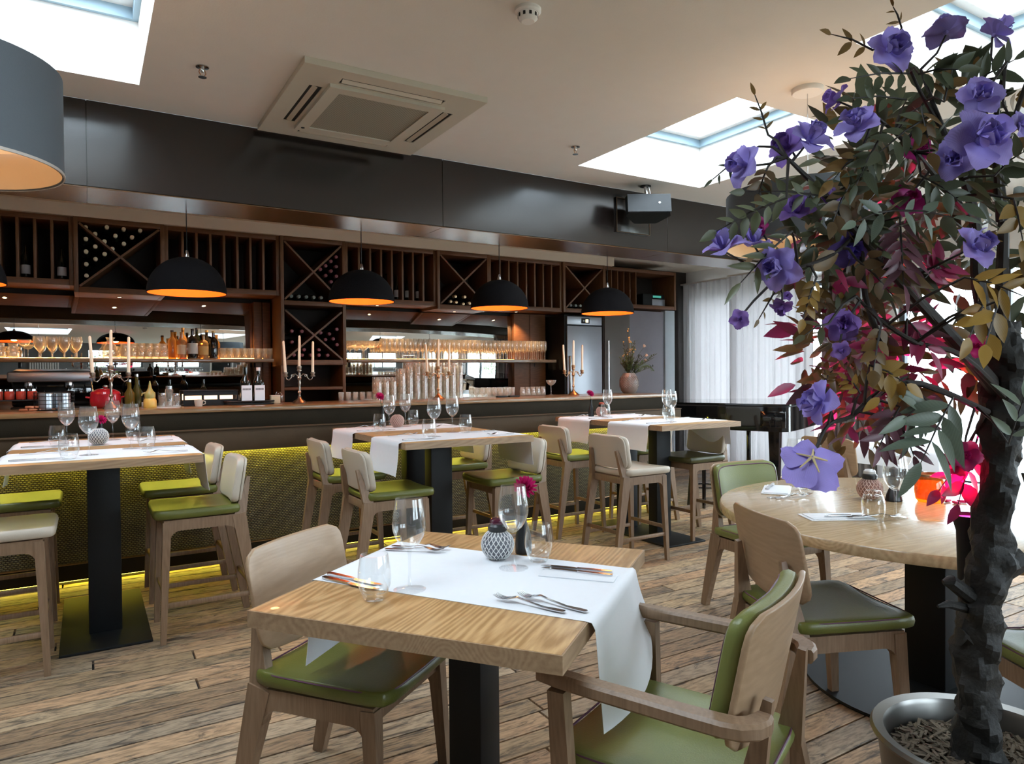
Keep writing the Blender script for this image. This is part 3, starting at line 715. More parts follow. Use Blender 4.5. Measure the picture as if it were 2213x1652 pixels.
for a,b,c,e in slots:
    MB().box(a-.01,b+.01,c-.01,e+.01,-.0285,-.001).build('slot_back', m_dark, ac, False)
    if b-a < e-c: fl = MB().box(a+.015,a+.05,c+.01,e-.01,-.033,-.028, TR(a+.03,0,-.03)@RY(R(28))@TR(-a-.03,0,.03))
    else: fl = MB().box(a+.01,b-.01,c+.015,c+.05,-.033,-.028, TR(0,c+.03,-.03)@RX(R(-28))@TR(0,-c-.03,.03))
    fl.build('louver', m_ac, ac, False)
ring(MB(), .36, .40, .285, .325, -.055, -.035).build('intake_frame', m_ac, ac, False)
gm, gt, gn, gl_, gb = nodes_of('intake_mesh')
tcg = gn.new('ShaderNodeTexCoord'); ck = gn.new('ShaderNodeTexChecker'); ck.inputs['Scale'].default_value = 90; gl_.new(tcg.outputs['Object'], ck.inputs[0])
ck.inputs[1].default_value = (.36,.34,.27,1); ck.inputs[2].default_value = (.22,.21,.17,1); gl_.new(ck.outputs[0], gb.inputs['Base Color']); gb.inputs['Roughness'].default_value = .6
MB().box(-.286,.286,-.326,.326,-.048,-.036).build('intake_grille', gm, ac, False)
MB().lathe([(0,-.058),(.012,-.058),(.012,-.05)], 12, TR(-.32,.34,0)).build('sensor', m_black, ac)

sd = thing('smoke_detector', 'round white smoke detector on the ceiling', 'smoke detector', (1.775, 2.745, HC))
MB().lathe([(.062,0),(.062,-.014),(.052,-.022),(0,-.022)], 28).build('base', m_white, sd)
hd = MB().lathe([(.048,-.02),(.045,-.045),(.030,-.058),(0,-.058)], 28).build('chamber', m_white, sd)
for k in range(10): MB().box(.0455,.0475,-.006,.006,-.042,-.026, RZ(k*PI/5)).build('vent_slot', m_dark, hd, False)
for x, y, lb in ((.565,4.155,'small chrome ceiling sprinkler left of the air conditioner'), (3.145,4.225,'small brass ceiling sprinkler left of the far skylight')):
    t = thing('sprinkler', lb, 'sprinkler', (x, y, HC), .4)
    MB().lathe([(.034,0),(.034,-.005),(.010,-.009),(.010,-.024),(.006,-.03),(0,-.03)], 18).build('body', m_steel, t)
    for s in (-1,1): MB().tube([(.012*s,0,-.012),(.020*s,0,-.034),(.006*s,0,-.056)], .0028, 6).build('yoke_arm', m_copper, t)
    MB().lathe([(0,-.056),(.022,-.056),(.022,-.0585),(0,-.0585)], 18).build('deflector', m_steel, t)

pl_ = thing('access_panel', 'square dark access panel on the fascia behind the loudspeaker', 'panel', (4.375, 4.998, 2.79))
MB().rbox(-.205,.205,-.016,0,-.16,.16,.002).build('cover', m_fascia, pl_); ring_ = MB(); plate(ring_, -.205,.205,-.16,.16,[(-.197,.197,-.152,.152)],lambda a,b,t:(a,t,b),-.02,-.014); ring_.build('edge_trim', m_band, pl_, False)
sp = thing('loudspeaker', 'black wedge loudspeaker hanging from the ceiling by the fascia', 'speaker', (4.36, 4.80, HC), R(-31))
MB().lathe([(.0,0),(.05,0),(.05,-.008),(0,-.008)], 20).build('ceiling_plate', m_black, sp)
MB().tube([(0,0,-.005),(.012,0,-.09),(0,0,-.13)], [.017,.016,.014], 10).build('bracket', m_steel, sp)
MB().tube([(.03,0,-.005),(.045,.01,-.06),(.03,0,-.12)], .004, 6).build('cable', m_steel, sp)
bm_ = MB().prism([(-.18,-.12),(-.20,-.05),(-.10,.10),(.10,.10),(.20,-.05),(.18,-.12)], -.30, -.12, 'z', TR(0,0,-.02)@RX(R(-14)))
bm_.build('cabinet', M('speaker_vinyl', (.006,.008,.008), .7, spec=.2), sp, False)
MB().prism([(-.192,-.125),(.192,-.125),(.192,-.112),(-.192,-.112)], -.295, -.125, 'z', TR(0,0,-.02)@RX(R(-14))@TR(0,-.004,0)).build('grille', M('speaker_grille', (.018,.02,.022), .6, bump=.3, bscale=500), sp, False)
MB().lathe([(0,0),(.009,0),(.009,.003),(0,.003)], 12, TR(0,0,-.02)@RX(R(-14))@TR(.09,-.13,-.21)@RX(PI/2)).build('badge', m_steel, sp)
# ================================================================== GLASSWARE AND BAR THINGS
def shell(prof, th):
    """outer profile down the inside again: a thin vessel"""
    inner = [(max(r-th, 0), z) for r, z in reversed(prof) if r > th]
    return prof, inner
def vessel(outer, th, floor, seg=24):
    p = [(0, outer[0][1])] + outer + [(r-th, z) for r, z in reversed(outer) if z > floor+.002] + [(0, floor)]
    return MB().lathe(p, seg)
# wine glass: foot, stem, bowl
WB = [(.006,.108),(.013,.112),(.027,.125),(.040,.146),(.0455,.166),(.0465,.178),(.0440,.205),(.0395,.232),(.0372,.250)]
wg_bowl = mesh_of(vessel(WB, .0011, .1125, 28), 'bowl', m_glassw, True, 60)
wg_stem = mesh_of(MB().lathe([(.0115,.0055),(.0052,.014),(.0040,.05),(.0040,.09),(.006,.108),(0,.110)], 14), 'stem', m_glass, True, 60)
wg_foot = mesh_of(MB().lathe([(0,0),(.044,0),(.0445,.001),(.042,.002),(.012,.0055),(0,.0065)], 28), 'foot', m_foot, True, 60)
def wine_glass(x, y, z, lb, group=None, s=1.0):
    t = thing('wine_glass', lb, 'wine glass', (x,y,z), 0, group); t.scale = (s,)*3
    for n, m in (('bowl',wg_bowl),('stem',wg_stem),('foot',wg_foot)): inst(n, m, Matrix(), t)
    return t
TB = [(.026,.0),(.0285,.003),(.036,.02),(.0425,.04),(.0440,.055),(.0425,.08),(.0385,.105),(.0360,.118)]
tum_me = mesh_of(vessel(TB, .0015, .012, 28), 'tumbler', m_glass, True, 60)
def tumbler(x, y, z, lb, group=None, s=1.0, flip=False):
    o = inst('tumbler', tum_me, TR(x,y,z+(.118*s if flip else 0)) @ (RX(PI) if flip else Matrix()) @ SC(s)); return tag(o, lb, 'tumbler', group)
# lattice candle bowl
def lattice(mb, prof_r, z0, z1, n, rad, turn=.9, steps=14, seg=4):
    for sg in (1,-1):
        for k in range(n):
            pts = []
            for i in range(steps+1):
                v = i/steps; z = z0+(z1-z0)*v; a = 2*PI*k/n + sg*turn*v
                r = prof_r(v); pts.append((r*math.cos(a), r*math.sin(a), z))
            mb.tube(pts, rad, seg, False)
ballr = lambda v: .0515*math.sqrt(max(.05, 1-((v-.48)*2*.92)**2))
lm = MB(); lattice(lm, ballr, .003, .094, 20, .0014, 1.25)
lat_me = mesh_of(lm, 'lattice', m_mesh, True, 60); lat_mep = mesh_of(lm, 'lattice', m_meshp, True, 60)
bowl_me = mesh_of(MB().lathe([(0,.002)] + [(ballr(k/10)-.0035, .003+.091*k/10) for k in range(11)] + [(.02,.094),(.018,.02),(0,.02)], 24), 'bowl', m_meshg)
bowl_mep = mesh_of(MB().lathe([(0,.002)] + [(ballr(k/10)-.0035, .003+.091*k/10) for k in range(11)] + [(.02,.094),(.018,.02),(0,.02)], 24), 'bowl', M('blush_bowl', (.40,.22,.18), .4))
def candle_bowl(x, y, z, lb, lid=None, pink=False, s=1.0):
    t = thing('lattice_candle_bowl', lb, 'candle holder', (x,y,z), 0, 'lattice candle bowls on the tables'); t.scale = (s,)*3
    inst('bowl', bowl_mep if pink else bowl_me, Matrix(), t)
    tag(inst('lattice', lat_mep if pink else lat_me, Matrix(), t), kind='stuff')
    if lid:
        MB().lathe([(.026,.088),(.030,.092),(.031,.106),(.026,.112),(.022,.112)], 24).build('collar', m_black2, t)
        MB().lathe([(.024,.110),(.0255,.114),(.024,.124),(.016,.131),(0,.133)], 24).build('lid', lid, t)
    return t
# bud vase with one chrysanthemum
vase_me = mesh_of(MB().lathe([(0,0),(.024,0),(.0255,.003),(.0265,.03),(.0225,.065),(.011,.10),(.0095,.13),(.012,.15),(.0095,.15),(.007,.12),(0,.06)], 22), 'vase_body', m_black2)
pt = []
for rg, (n, ti, L) in enumerate(((6,1.35,.020),(9,1.05,.027),(12,.75,.034),(13,.45,.038),(13,.15,.040),(12,-.2,.038))):
    for k in range(n):
        a = 2*PI*(k+.5*(rg%2))/n
        pt.append(RZ(a) @ RY(-ti) @ SC(L, L*.26, L))
def petal_geo(mb, mt):
    mb.add([(0,-.12,0),(0,.12,0),(.45,-.5,.06),(.45,0,-.04),(.45,.5,.06),(.85,-.42,.10),(.85,0,.02),(.85,.42,.10),(1.0,0,.10)],
           [(0,2,3),(0,3,1),(1,3,4),(2,5,6,3),(3,6,7,4),(5,8,6),(6,8,7)], mt)
pm = MB()
for q in pt: petal_geo(pm, q)
mum_me = mesh_of(pm, 'petals', m_magenta)
def bud_vase(x, y, z, lb, tilt=(0.02,0.0), h=.20, s=1.0, face=(.2,-.6)):
    t = thing('bud_vase', lb, 'vase', (x,y,z), 0, 'black bud vases with magenta flowers'); t.scale = (s,)*3
    inst('vase_body', vase_me, Matrix(), t)
    MB().tube([(0,0,.08),(tilt[0]*.4,tilt[1]*.4,.15),(tilt[0],tilt[1],h)], .002, 6).build('stalk', m_stem, t)
    fl = inst('flower', mesh_of(MB().lathe([(0,-.012),(.008,-.008),(.011,0),(.007,.010),(0,.014)], 10), 'flower', m_magenta), TR(tilt[0],tilt[1],h) @ Vector((face[0],face[1],.75)).to_track_quat('Z','Y').to_matrix().to_4x4(), t)
    tag(inst('petals', mum_me, Matrix(), fl), kind='stuff')
    return t

# cutlery lying along local x
def outline_mesh(name, up, zf, th, mat):
    """up: half outline [(x,halfwidth)]; bent by zf(x)"""
    vs = []; n = len(up)
    for s_ in (0,1):
        for x, hw in up:
            for sg in (-1,1): vs.append((x, sg*hw, zf(x)+th*s_))
    fs = []; N = 2*n
    for i in range(n-1):
        a = 2*i; fs += [(a,a+2,a+3,a+1),(N+a,N+a+1,N+a+3,N+a+2),(a,N+a,N+a+2,a+2),(a+1,a+3,N+a+3,N+a+1)]
    fs += [(0,1,N+1,N),(2*n-2,N+2*n-2,N+2*n-1,2*n-1)]
    return vs, fs
def fork_mesh():
    mb = MB(); zf = lambda x: .004+.012*math.exp(-((x-.135)/.03)**2)+.010*max(0,(x-.165)/.04)**2
    mb.add(*outline_mesh('f', [(0,.005),(.004,.0075),(.02,.0085),(.06,.0055),(.115,.0034),(.135,.004),(.148,.010),(.162,.0125)], zf, .0022, None))
    for k in range(4):
        yc = -.0098+k*.0065
        vs = []; xs = [.161,.175,.19,.205]; ws = [.0024,.0019,.0016,.0008]
        for s_ in (0,1):
            for x, hw in zip(xs, ws):
                for sg in (-1,1): vs.append((x, yc+sg*hw, zf(x)+.0022*s_))
        fs = []
        for i in range(3):
            a = 2*i; fs += [(a,a+2,a+3,a+1),(8+a,8+a+1,8+a+3,8+a+2),(a,8+a,8+a+2,a+2),(a+1,a+3,8+a+3,8+a+1)]
        fs += [(0,1,9,8),(6,14,15,7)]
        mb.add(vs, fs)
    return mb
fork_me = mesh_of(fork_mesh(), 'fork', m_steel, True, 30)
kn = MB(); kn.add(*outline_mesh('h', [(0,.004),(.003,.007),(.02,.0085),(.07,.007),(.105,.0055)], lambda x: .001, .006, None)); knh = mesh_of(kn, 'handle', m_steel, True, 30)
kb = MB().prism([(.105,-.0055),(.118,-.010),(.165,-.011),(.20,-.008),(.218,.003),(.20,.005),(.105,.0055)], .003, .005, 'z'); knb = mesh_of(kb, 'blade', m_steel, False)
def fork(x, y, z, a, lb, g='forks laid on the tables'): return tag(inst('fork', fork_me, TR(x,y,z) @ RZ(a)), lb, 'fork', g)
def knife(x, y, z, a, lb, g='knives laid on the tables'):
    t = thing('knife', lb, 'knife', (x,y,z), a, g); inst('handle', knh, Matrix(), t); inst('blade', knb, Matrix(), t); return t

# ---- candelabra on the bar, candles are things of their own
cand_src = {}
cdl = MB().lathe([(0,0),(.0115,0),(.0105,.12),(.009,.255),(.006,.264),(0,.266)], 14); cdl_me = mesh_of(cdl, 'candle', m_wax)
def candelabra(x, y, lb, mat, where, s=1.0, rz=0.0):
    z = 1.115; t = thing('candelabra', lb, 'candelabra', (x,y,z), rz, 'three armed candelabras on the bar'); t.scale = (s,)*3
    MB().lathe([(0,0),(.058,0),(.06,.005),(.05,.012),(.045,.02),(.022,.034),(.012,.05),(.014,.058),(0,.06)], 26).build('base', mat, t)
    MB().lathe([(.010,.055),(.0075,.075),(.015,.09),(.008,.105),(.009,.15),(.013,.165),(.0085,.18),(.014,.195),(.018,.205),(.012,.22),(.009,.25),(.018,.265),(.013,.275),(.02,.29),(.018,.297),(.012,.30),(0,.296)], 18).build('stem', mat, t)
    MB().lathe([(.019,.262),(.019,.268),(.014,.272),(.02,.285),(.021,.3),(.0125,.3),(.0125,.28),(0,.28)], 18).build('socket', mat, t)
    for sg in (-1,1):
        pts = [(.008*sg,0,.215),(.03*sg,0,.236),(.052*sg,0,.232),(.066*sg,0,.205),(.082*sg,0,.188),(.1*sg,0,.196),(.108*sg,0,.218)]
        a = MB().tube(pts, .0042, 8).build('arm', mat, t)
        pts = [(.052*sg+.012*sg*math.cos(q)*(1-q/14), 0, .222+.012*math.sin(q)*(1-q/14)) for q in [k*.6 for k in range(15)]]
        MB().tube(pts, .0026, 6).build('scroll', mat, a)
        MB().lathe([(.004,.212),(.020,.216),(.021,.221),(.012,.226),(.018,.24),(.019,.252),(.0125,.252),(.0125,.235),(0,.235)], 18, TR(.108*sg,0,0)).build('socket', mat, t)
    for dx, dz, side in ((-.108,.236,'left'),(0,.281,'middle'),(.108,.236,'right')):
        o = inst('candle', cdl_me, TR(x,y,z) @ RZ(rz) @ SC(s) @ TR(dx,0,dz) @ (RY(R(-3.0)) if dx < 0 else RY(R(1.0))))
        tag(o, 'ivory taper candle, %s one in the %s' % (side, where), 'candle', 'ivory taper candles')
candelabra(.145, 5.56, 'pewter three armed candelabra behind the leftmost bar table', m_pew, 'pewter candelabra behind the leftmost bar table', 1.0, R(4))
candelabra(1.435, 5.58, 'silver three armed candelabra in front of the wine tower', m_pew, 'silver candelabra in front of the wine tower', .98)
candelabra(2.66, 5.62, 'copper toned candelabra in front of the stacked tumblers', m_copper, 'candelabra in front of the stacked tumblers', .97)
candelabra(4.14, 5.62, 'brass toned candelabra standing in front of the fridge', m_copper, 'candelabra in front of the fridge', 1.0)

# ---- left shelf: z of the board top
ZS = 1.502
coupe_me = mesh_of(MB().lathe([(0,0),(.036,.001),(.034,.003),(.004,.010),(.0035,.09),(.006,.10),(.03,.112),(.048,.135),(.054,.16),(.0525,.16),(.046,.136),(.028,.115),(0,.104)], 20), 'coupe', m_crys, True, 60)
gob_me = mesh_of(MB().lathe([(0,0),(.034,.001),(.033,.003),(.005,.012),(.004,.06),(.012,.07),(.036,.10),(.046,.14),(.047,.165),(.043,.20),(.0418,.20),(.0455,.165),(.034,.102),(0,.072)], 20), 'goblet', m_crys, True, 60)
flute_me = mesh_of(MB().lathe([(0,0),(.028,.001),(.027,.003),(.004,.009),(.0032,.085),(.007,.095),(.020,.12),(.0255,.16),(.0245,.20),(.021,.232),(.0198,.232),(.0235,.2),(.0243,.16),(.018,.122),(0,.10)], 14), 'champagne_flute', m_crys, True, 60)
hob = MB().lathe([(0,0),(.030,0),(.036,.01),(.038,.05),(.032,.085),(.030,.11),(.036,.125),(.034,.125),(.028,.11),(.030,.085),(.035,.05),(.033,.014),(0,.012)], 16)
for zz in (.02,.04,.06,.08):
    for k in range(9):
        a = 2*PI*(k+(zz*25%1))/9; r_ = .037 if zz < .07 else .0335; hob.lathe([(0,-.006),(.0045,-.004),(.0062,0),(.0045,.004),(0,.006)], 6, TR(r_*math.cos(a), r_*math.sin(a), zz))
hob_me = mesh_of(hob, 'bubble_glass', m_crys, True, 60)
shot_me = mesh_of(vessel([(.026,0),(.028,.003),(.031,.05),(.034,.105)], .0018, .012, 16), 'straight_tumbler', m_crys, True, 60)
car_me = mesh_of(MB().lathe([(0,0),(.050,0),(.056,.01),(.058,.05),(.050,.09),(.028,.125),(.024,.15),(.034,.17),(.032,.17),(.022,.15),(.026,.125),(.048,.09),(.055,.05),(.05,.014),(0,.012)], 20), 'carafe', m_crys, True, 60)
def put(name, me, x, y, z, lb, cat, g, a=0, s=1.0, flip=0):
    return tag(inst(name, me, TR(x,y,z+flip*s) @ RZ(a) @ (RX(PI) if flip else Matrix()) @ SC(s)), lb, cat, g)
for k in range(6):
    put('bubble_glass', hob_me, -.72+(k%3)*.095, 7.27+.09*(k//3), ZS, 'round bubble glass at the left picture edge of the shelf', 'glass', 'bubble glasses at the left edge')
put('coupe_glass', coupe_me, -.45, 7.28, ZS, 'single gold lit coupe glass on the left shelf', 'glass', None)
for k in range(8):
    put('goblet', gob_me, -.345+(k%4)*.092, 7.26+.11*(k//4), ZS, 'clear stemmed goblet in the row on the left shelf', 'glass', 'goblets on the left shelf', 0, .95)
put('carafe', car_me, .19, 7.30, ZS, 'squat clear glass carafe on the left shelf behind the candles', 'carafe', None, 0, 1.12)
for k in range(12):
    put('bubble_glass', hob_me, .305+(k%6)*.062, 7.25+.10*(k//6), ZS, 'bubble textured glass packed in rows beside the bottles', 'glass', 'bubble glasses beside the bottles', k*.7, 1.12)
# spirits on the left shelf
def spirit(x, y, r, h, neck, col, lb, lab=None, capc=None, amber=False):
    t = thing('spirit_bottle', lb, 'bottle', (x,y,ZS), 0, 'spirit bottles on the left shelf')
    mt = glass('bottle_glass_%d' % len(bpy.data.materials), col, body=.35, boost=1.3) if amber else M('bottle_dark_%d' % len(bpy.data.materials), col, .12, coat=.6)
    MB().lathe([(0,0),(r*.95,0),(r,.006),(r,h*.62),(r*.8,h*.70),(neck,h*.78),(neck,h*.95),(0,h*.95)], 18).build('bottle_body', mt, t)
    MB().lathe([(neck*.9,h*.93),(neck*1.15,h*.935),(neck*1.15,h),(0,h)], 12).build('stopper', M('stopper_%d' % len(bpy.data.materials), capc or (.05,.03,.02), .4), t)
    if lab: MB().lathe([(r+.0006,h*.16),(r+.001,h*.17),(r+.001,h*.5),(r+.0006,h*.51)], 18).build('paper_label', M('label_%d' % len(bpy.data.materials), lab, .6), t)
AM = (.75,.38,.10); AM2 = (.85,.52,.20)
for x, y, r, h, nk, c, lb, la, cc, am in (
    (.70,7.34,.036,.27,.013,AM,'slim amber spirit bottle at the left of the bottle group',None,None,True), (.775,7.27,.040,.25,.014,AM2,'golden spirit bottle with pale label',(.75,.52,.33),(.5,.3,.1),True),
    (.80,7.40,.036,.30,.013,AM,'tall amber bottle behind the golden one',None,(.6,.35,.1),True), (.868,7.26,.046,.285,.014,(.012,.010,.008),'dark wine bottle with large white label on the left shelf',(.62,.60,.56),None,False),
    (.92,7.38,.036,.30,.012,(.012,.015,.008),'dark slim bottle behind the white labelled one',None,None,False), (.965,7.27,.045,.235,.014,AM2,'stout golden bottle with ornate gold label',(.80,.50,.18),(.3,.2,.05),True),
    (1.01,7.39,.036,.28,.013,(.02,.015,.01),'dark bottle with yellow neck label',None,(.75,.5,.15),False), (1.055,7.28,.042,.27,.013,(.012,.010,.010),'near black bottle with yellow cap at the right of the group',None,(.85,.55,.18),False),
    (1.10,7.40,.034,.24,.013,AM,'short amber bottle behind the straight tumblers',None,(.5,.3,.1),True)):
    spirit(x, y, r, h, nk, c, lb, la, cc, am)
for k in range(16):
    put('straight_tumbler', shot_me, 1.135+(k%8)*.062, 7.25+.085*(k//8), ZS, 'straight clear tumbler in the rows at the right end of the left shelf', 'tumbler', 'straight tumblers on the left shelf')
# right shelf
for k in range(8):
    put('coupe_glass', coupe_me, 2.41+(k%4)*.088, 7.27+.12*(k//4), ZS, 'wide gold lit coupe glass at the left end of the flute shelf', 'glass', 'wide coupes at the left end of the flute shelf', 0, 1.25)
for r_ in range(3):
    for k in range(36):
        x = 2.78+k*.0605+r_*.02
        if x < 4.93: put('champagne_flute', flute_me, x, 7.245+r_*.085, ZS, 'clear champagne flute in the long rows on the right shelf', 'champagne flute', 'champagne flutes on the right shelf', 0, 1.0)
# stacked tumblers on the bar top
ZB = 1.1155
def stack(x, y, n, lb, g, s=1.0):
    for k in range(n): put('stacked_tumbler', shot_me, x, y, ZB+k*.056*s, lb, 'tumbler', g, 0, s, .105)
for c in range(9):
    for r_ in range(2): stack(2.365+c*.070, 5.73+r_*.075, 5 if c > 0 else 4, 'upside down tumbler in the tall crystal stacks on the bar', 'tall tumbler stacks on the bar')
for c in range(3):
    for r_ in range(2): stack(2.15+c*.068, 5.74+r_*.075, 3, 'upside down tumbler in the lower stacks left of the tall ones', 'lower tumbler stacks on the bar', .92)
for c in range(5): put('straight_tumbler', shot_me, 1.84+c*.062, 5.80, ZB, 'small clear tumbler on the bar left of the stacks', 'tumbler', 'small tumblers left of the stacks', 0, .7)
for c in range(14): put('straight_tumbler', shot_me, 3.10+(c%7)*.066, 5.74+.08*(c//7), ZB, 'clear tumbler in the low rows right of the tall stacks', 'tumbler', 'low tumbler rows right of the stacks', 0, .85)
for c in range(5): put('bubble_glass', hob_me, 3.64+c*.06, 5.78, ZB, 'short bubble glass on the bar near the brass candelabra', 'glass', 'bubble glasses by the brass candelabra', c, .7)
put('coupe_glass', coupe_me, 3.98, 5.78, ZB, 'coupe glass on the bar beside the brass candelabra', 'glass', None, 0, .95)
put('tumbler', tum_me, 1.33, 5.80, ZB, 'lone upturned tumbler beside the little box on the bar', 'tumbler', None, 0, .75, .118)
for k, x in enumerate((3.30, 3.43)):
    o = MB().rbox(-.055,.055,-.02,.02,0,.014,.004).build('phone_pad', m_black); o.location = (x, 5.60, ZB); tag(o, ('flat black bill folder, left one in front of the low tumblers','flat black bill folder, right one in front of the low tumblers')[k], 'folder', 'black folders on the bar')

# ---- things on the left part of the bar top
m_red = M('red_enamel', (.42,.012,.025), .22, coat=.5); m_jam = glass('jam_red', (.55,.07,.04), body=.6, boost=1.2)
for k in range(6):
    t = thing('preserve_jar', 'small jar of red preserve at the left end of the bar', 'jar', (-.62+k*.062, 5.66, ZB+.075), 0, 'jars of red preserve'); 
    MB().lathe([(0,0),(.026,0),(.028,.004),(.028,.05),(.024,.058),(0,.058)], 16).build('glass', m_jam, t); MB().lathe([(.026,.056),(.0275,.057),(.0275,.07),(0,.07)], 16).build('lid', m_steel, t)
rk = thing('jar_stand', 'low black stand under the red preserve jars', 'stand', (-.46, 5.66, ZB)); MB().rbox(-.2,.2,-.05,.05,.066,.074,.003).build('top', m_black, rk)
for x in (-.19,.17):
    for y in (-.045,.03): MB().rbox(x,x+.015,y,y+.015,0,.067,.002).build('leg', m_black, rk)
for k in range(7):
    o = MB().rbox(-.026,.026,-.018,.018,0,.017,.006).build('wrapped_biscuit', M('copper_wrapper', (.52,.20,.10), .25, .5) if k == 0 else bpy.data.materials['copper_wrapper'])
    o.location = (-.35+(k%4)*.05+(k//4)*.03, 5.56, ZB+(k//4)*.018); o.rotation_euler = (0,0,.3*(k%3)-.3); tag(o, 'small copper wrapped biscuit in the heap beside the wire basket', 'biscuit', 'wrapped biscuits in a heap')
bk = thing('wire_basket', 'round black wire basket holding silver canisters on the bar', 'basket', (-.185, 5.60, ZB))
MB().lathe([(0,0),(.112,0),(.114,.006),(0,.006)], 30).build('base', m_black, bk)
for z in (.02,.045,.07,.095,.12): MB().tube([(.115*math.cos(a),.115*math.sin(a),z) for a in [2*PI*k/28 for k in range(29)]], .0022, 5).build('hoop', m_black, bk)
for k in range(16): MB().tube([(.115*math.cos(2*PI*k/16),.115*math.sin(2*PI*k/16),0),(.115*math.cos(2*PI*k/16),.115*math.sin(2*PI*k/16),.122)], .0016, 4).build('wire', m_black, bk)
m_can = M('ribbed_tin', (.50,.55,.60), .3, .8)
for k, (x, y) in enumerate(((-.045,-.03),(.05,-.03),(0,.05))):
    o = MB().lathe([(0,0)] + [(.044+(.0015 if q%2 else 0), .003+q*.0075) for q in range(15)] + [(0,.112)], 22).build('canister', m_can); o.location = (-.185+x, 5.60+y, ZB+.0065)
    tag(o, ('silver ribbed canister at the left in the wire basket','silver ribbed canister at the right in the wire basket','silver ribbed canister at the back of the wire basket')[k], 'canister', 'canisters in the wire basket')
rp_ = thing('red_casserole', 'glossy red lidded pot standing behind the pewter candelabra', 'pot', (.115, 5.76, ZB))
MB().lathe([(0,0),(.075,0),(.095,.02),(.10,.06),(.094,.10),(.09,.102),(0,.102)], 28).build('pot', m_red, rp_)
ld = MB().lathe([(.096,.10),(.09,.115),(.05,.135),(0,.14)], 28).build('lid', m_red, rp_); MB().lathe([(.008,.138),(.018,.15),(.016,.16),(0,.163)], 14).build('knob', m_steel, ld)
for sg in (-1,1): MB().tube([(.095*sg,-.025,.075),(.118*sg,-.02,.078),(.118*sg,.02,.078),(.095*sg,.025,.075)], .006, 8).build('handle', m_red, rp_)
for x, y, h, r, c, lb in ((.265,5.74,.20,.033,(.20,.16,.03),'green oil bottle right of the pewter candelabra'),(.315,5.80,.24,.03,(.10,.10,.02),'dark olive bottle behind the squeeze bottle')):
    t = thing('oil_bottle', lb, 'bottle', (x,y,ZB)); MB().lathe([(0,0),(r,0),(r,h*.5),(r*.4,h*.68),(r*.36,h*.94),(0,h*.94)], 18).build('bottle_body', glass('oil_glass_%d' % len(bpy.data.materials), c, body=.5, boost=1.3), t); MB().lathe([(r*.42,h*.92),(r*.42,h),(0,h)], 12).build('stopper', m_steel, t)
sq = thing('squeeze_bottle', 'yellow squeeze bottle with pointed nozzle on the bar', 'bottle', (.385,5.58,ZB)); m_yel = M('mustard_plastic', (.72,.46,.10), .35)
MB().lathe([(0,0),(.040,0),(.043,.006),(.042,.05),(.034,.066),(0,.07)], 22).build('bottle_body', m_yel, sq); MB().lathe([(.033,.066),(.036,.085),(.034,.105),(.022,.118),(.012,.14),(.007,.17),(.003,.19),(0,.19)], 20).build('nozzle', M('pale_olive_cap', (.36,.32,.10), .35), sq)
MB().tube([(-.03,0,.105),(-.048,0,.10),(-.052,0,.085)], [.007,.006,.004], 8).build('spout', bpy.data.materials['pale_olive_cap'], sq)
for k, (x, h) in enumerate(((.47,.10),(.515,.15),(.56,.095))):
    t = thing('storage_jar', ('short glass jar right of the squeeze bottle','tall glass jar between two short jars','short glass jar left of the black display case')[k], 'jar', (x,5.66,ZB)); MB().lathe([(0,0),(.026,0),(.027,h*.8),(.022,h*.88),(0,h*.88)], 18).build('glass', m_crys, t); MB().lathe([(.023,h*.86),(.024,h),(0,h)], 16).build('lid', m_steel, t)
dc = thing('display_case', 'low black counter display case with lit glass front', 'display case', (.80, 5.76, ZB))
plm = MB(); plate(plm, -.19,.19,0,.105,[(-.18,-.065,.045,.075),(-.05,.045,.045,.075),(.06,.18,.045,.075)],lambda a,b,t:(a,t,b),-.10,-.085); plm.build('front', m_black, dc, False)
MB().box(-.19,.19,.08,.095,0,.105).build('back', m_black, dc, False); MB().rbox(-.195,.195,-.105,.1,.105,.115,.002).build('top', m_black, dc); MB().box(-.19,.19,-.085,.08,0,.012).build('base', m_black, dc, False)
MB().box(-.18,.18,.06,.078,.04,.085).build('lit_panel', emis('display_glow', (1,.62,.36), 1.6), dc, False)
mg = thing('mug', 'cream mug standing upside down before the display case', 'mug', (.70,5.56,ZB)); MB().lathe([(.024,0),(.030,.035),(.030,.048),(0,.05)], 20).build('cup', m_creaml, mg); MB().tube([(.029,0,.012),(.045,0,.018),(.045,0,.034),(.030,0,.04)], .004, 8).build('handle', m_creaml, mg)
tr = thing('serving_tray', 'oval black tray carrying two white labelled bottles', 'tray', (1.07,5.66,ZB)); MB().pad(.36,.17,.012,.06,.004,M=TR(0,0,.006)).build('tray_base', m_black, tr)
rimp = [(.18*math.copysign(abs(math.cos(a))**.6,math.cos(a)), .085*math.copysign(abs(math.sin(a))**.6,math.sin(a)), .024) for a in [2*PI*k/40 for k in range(41)]]
MB().tube(rimp, .008, 6).build('tray_rim', m_black, tr)
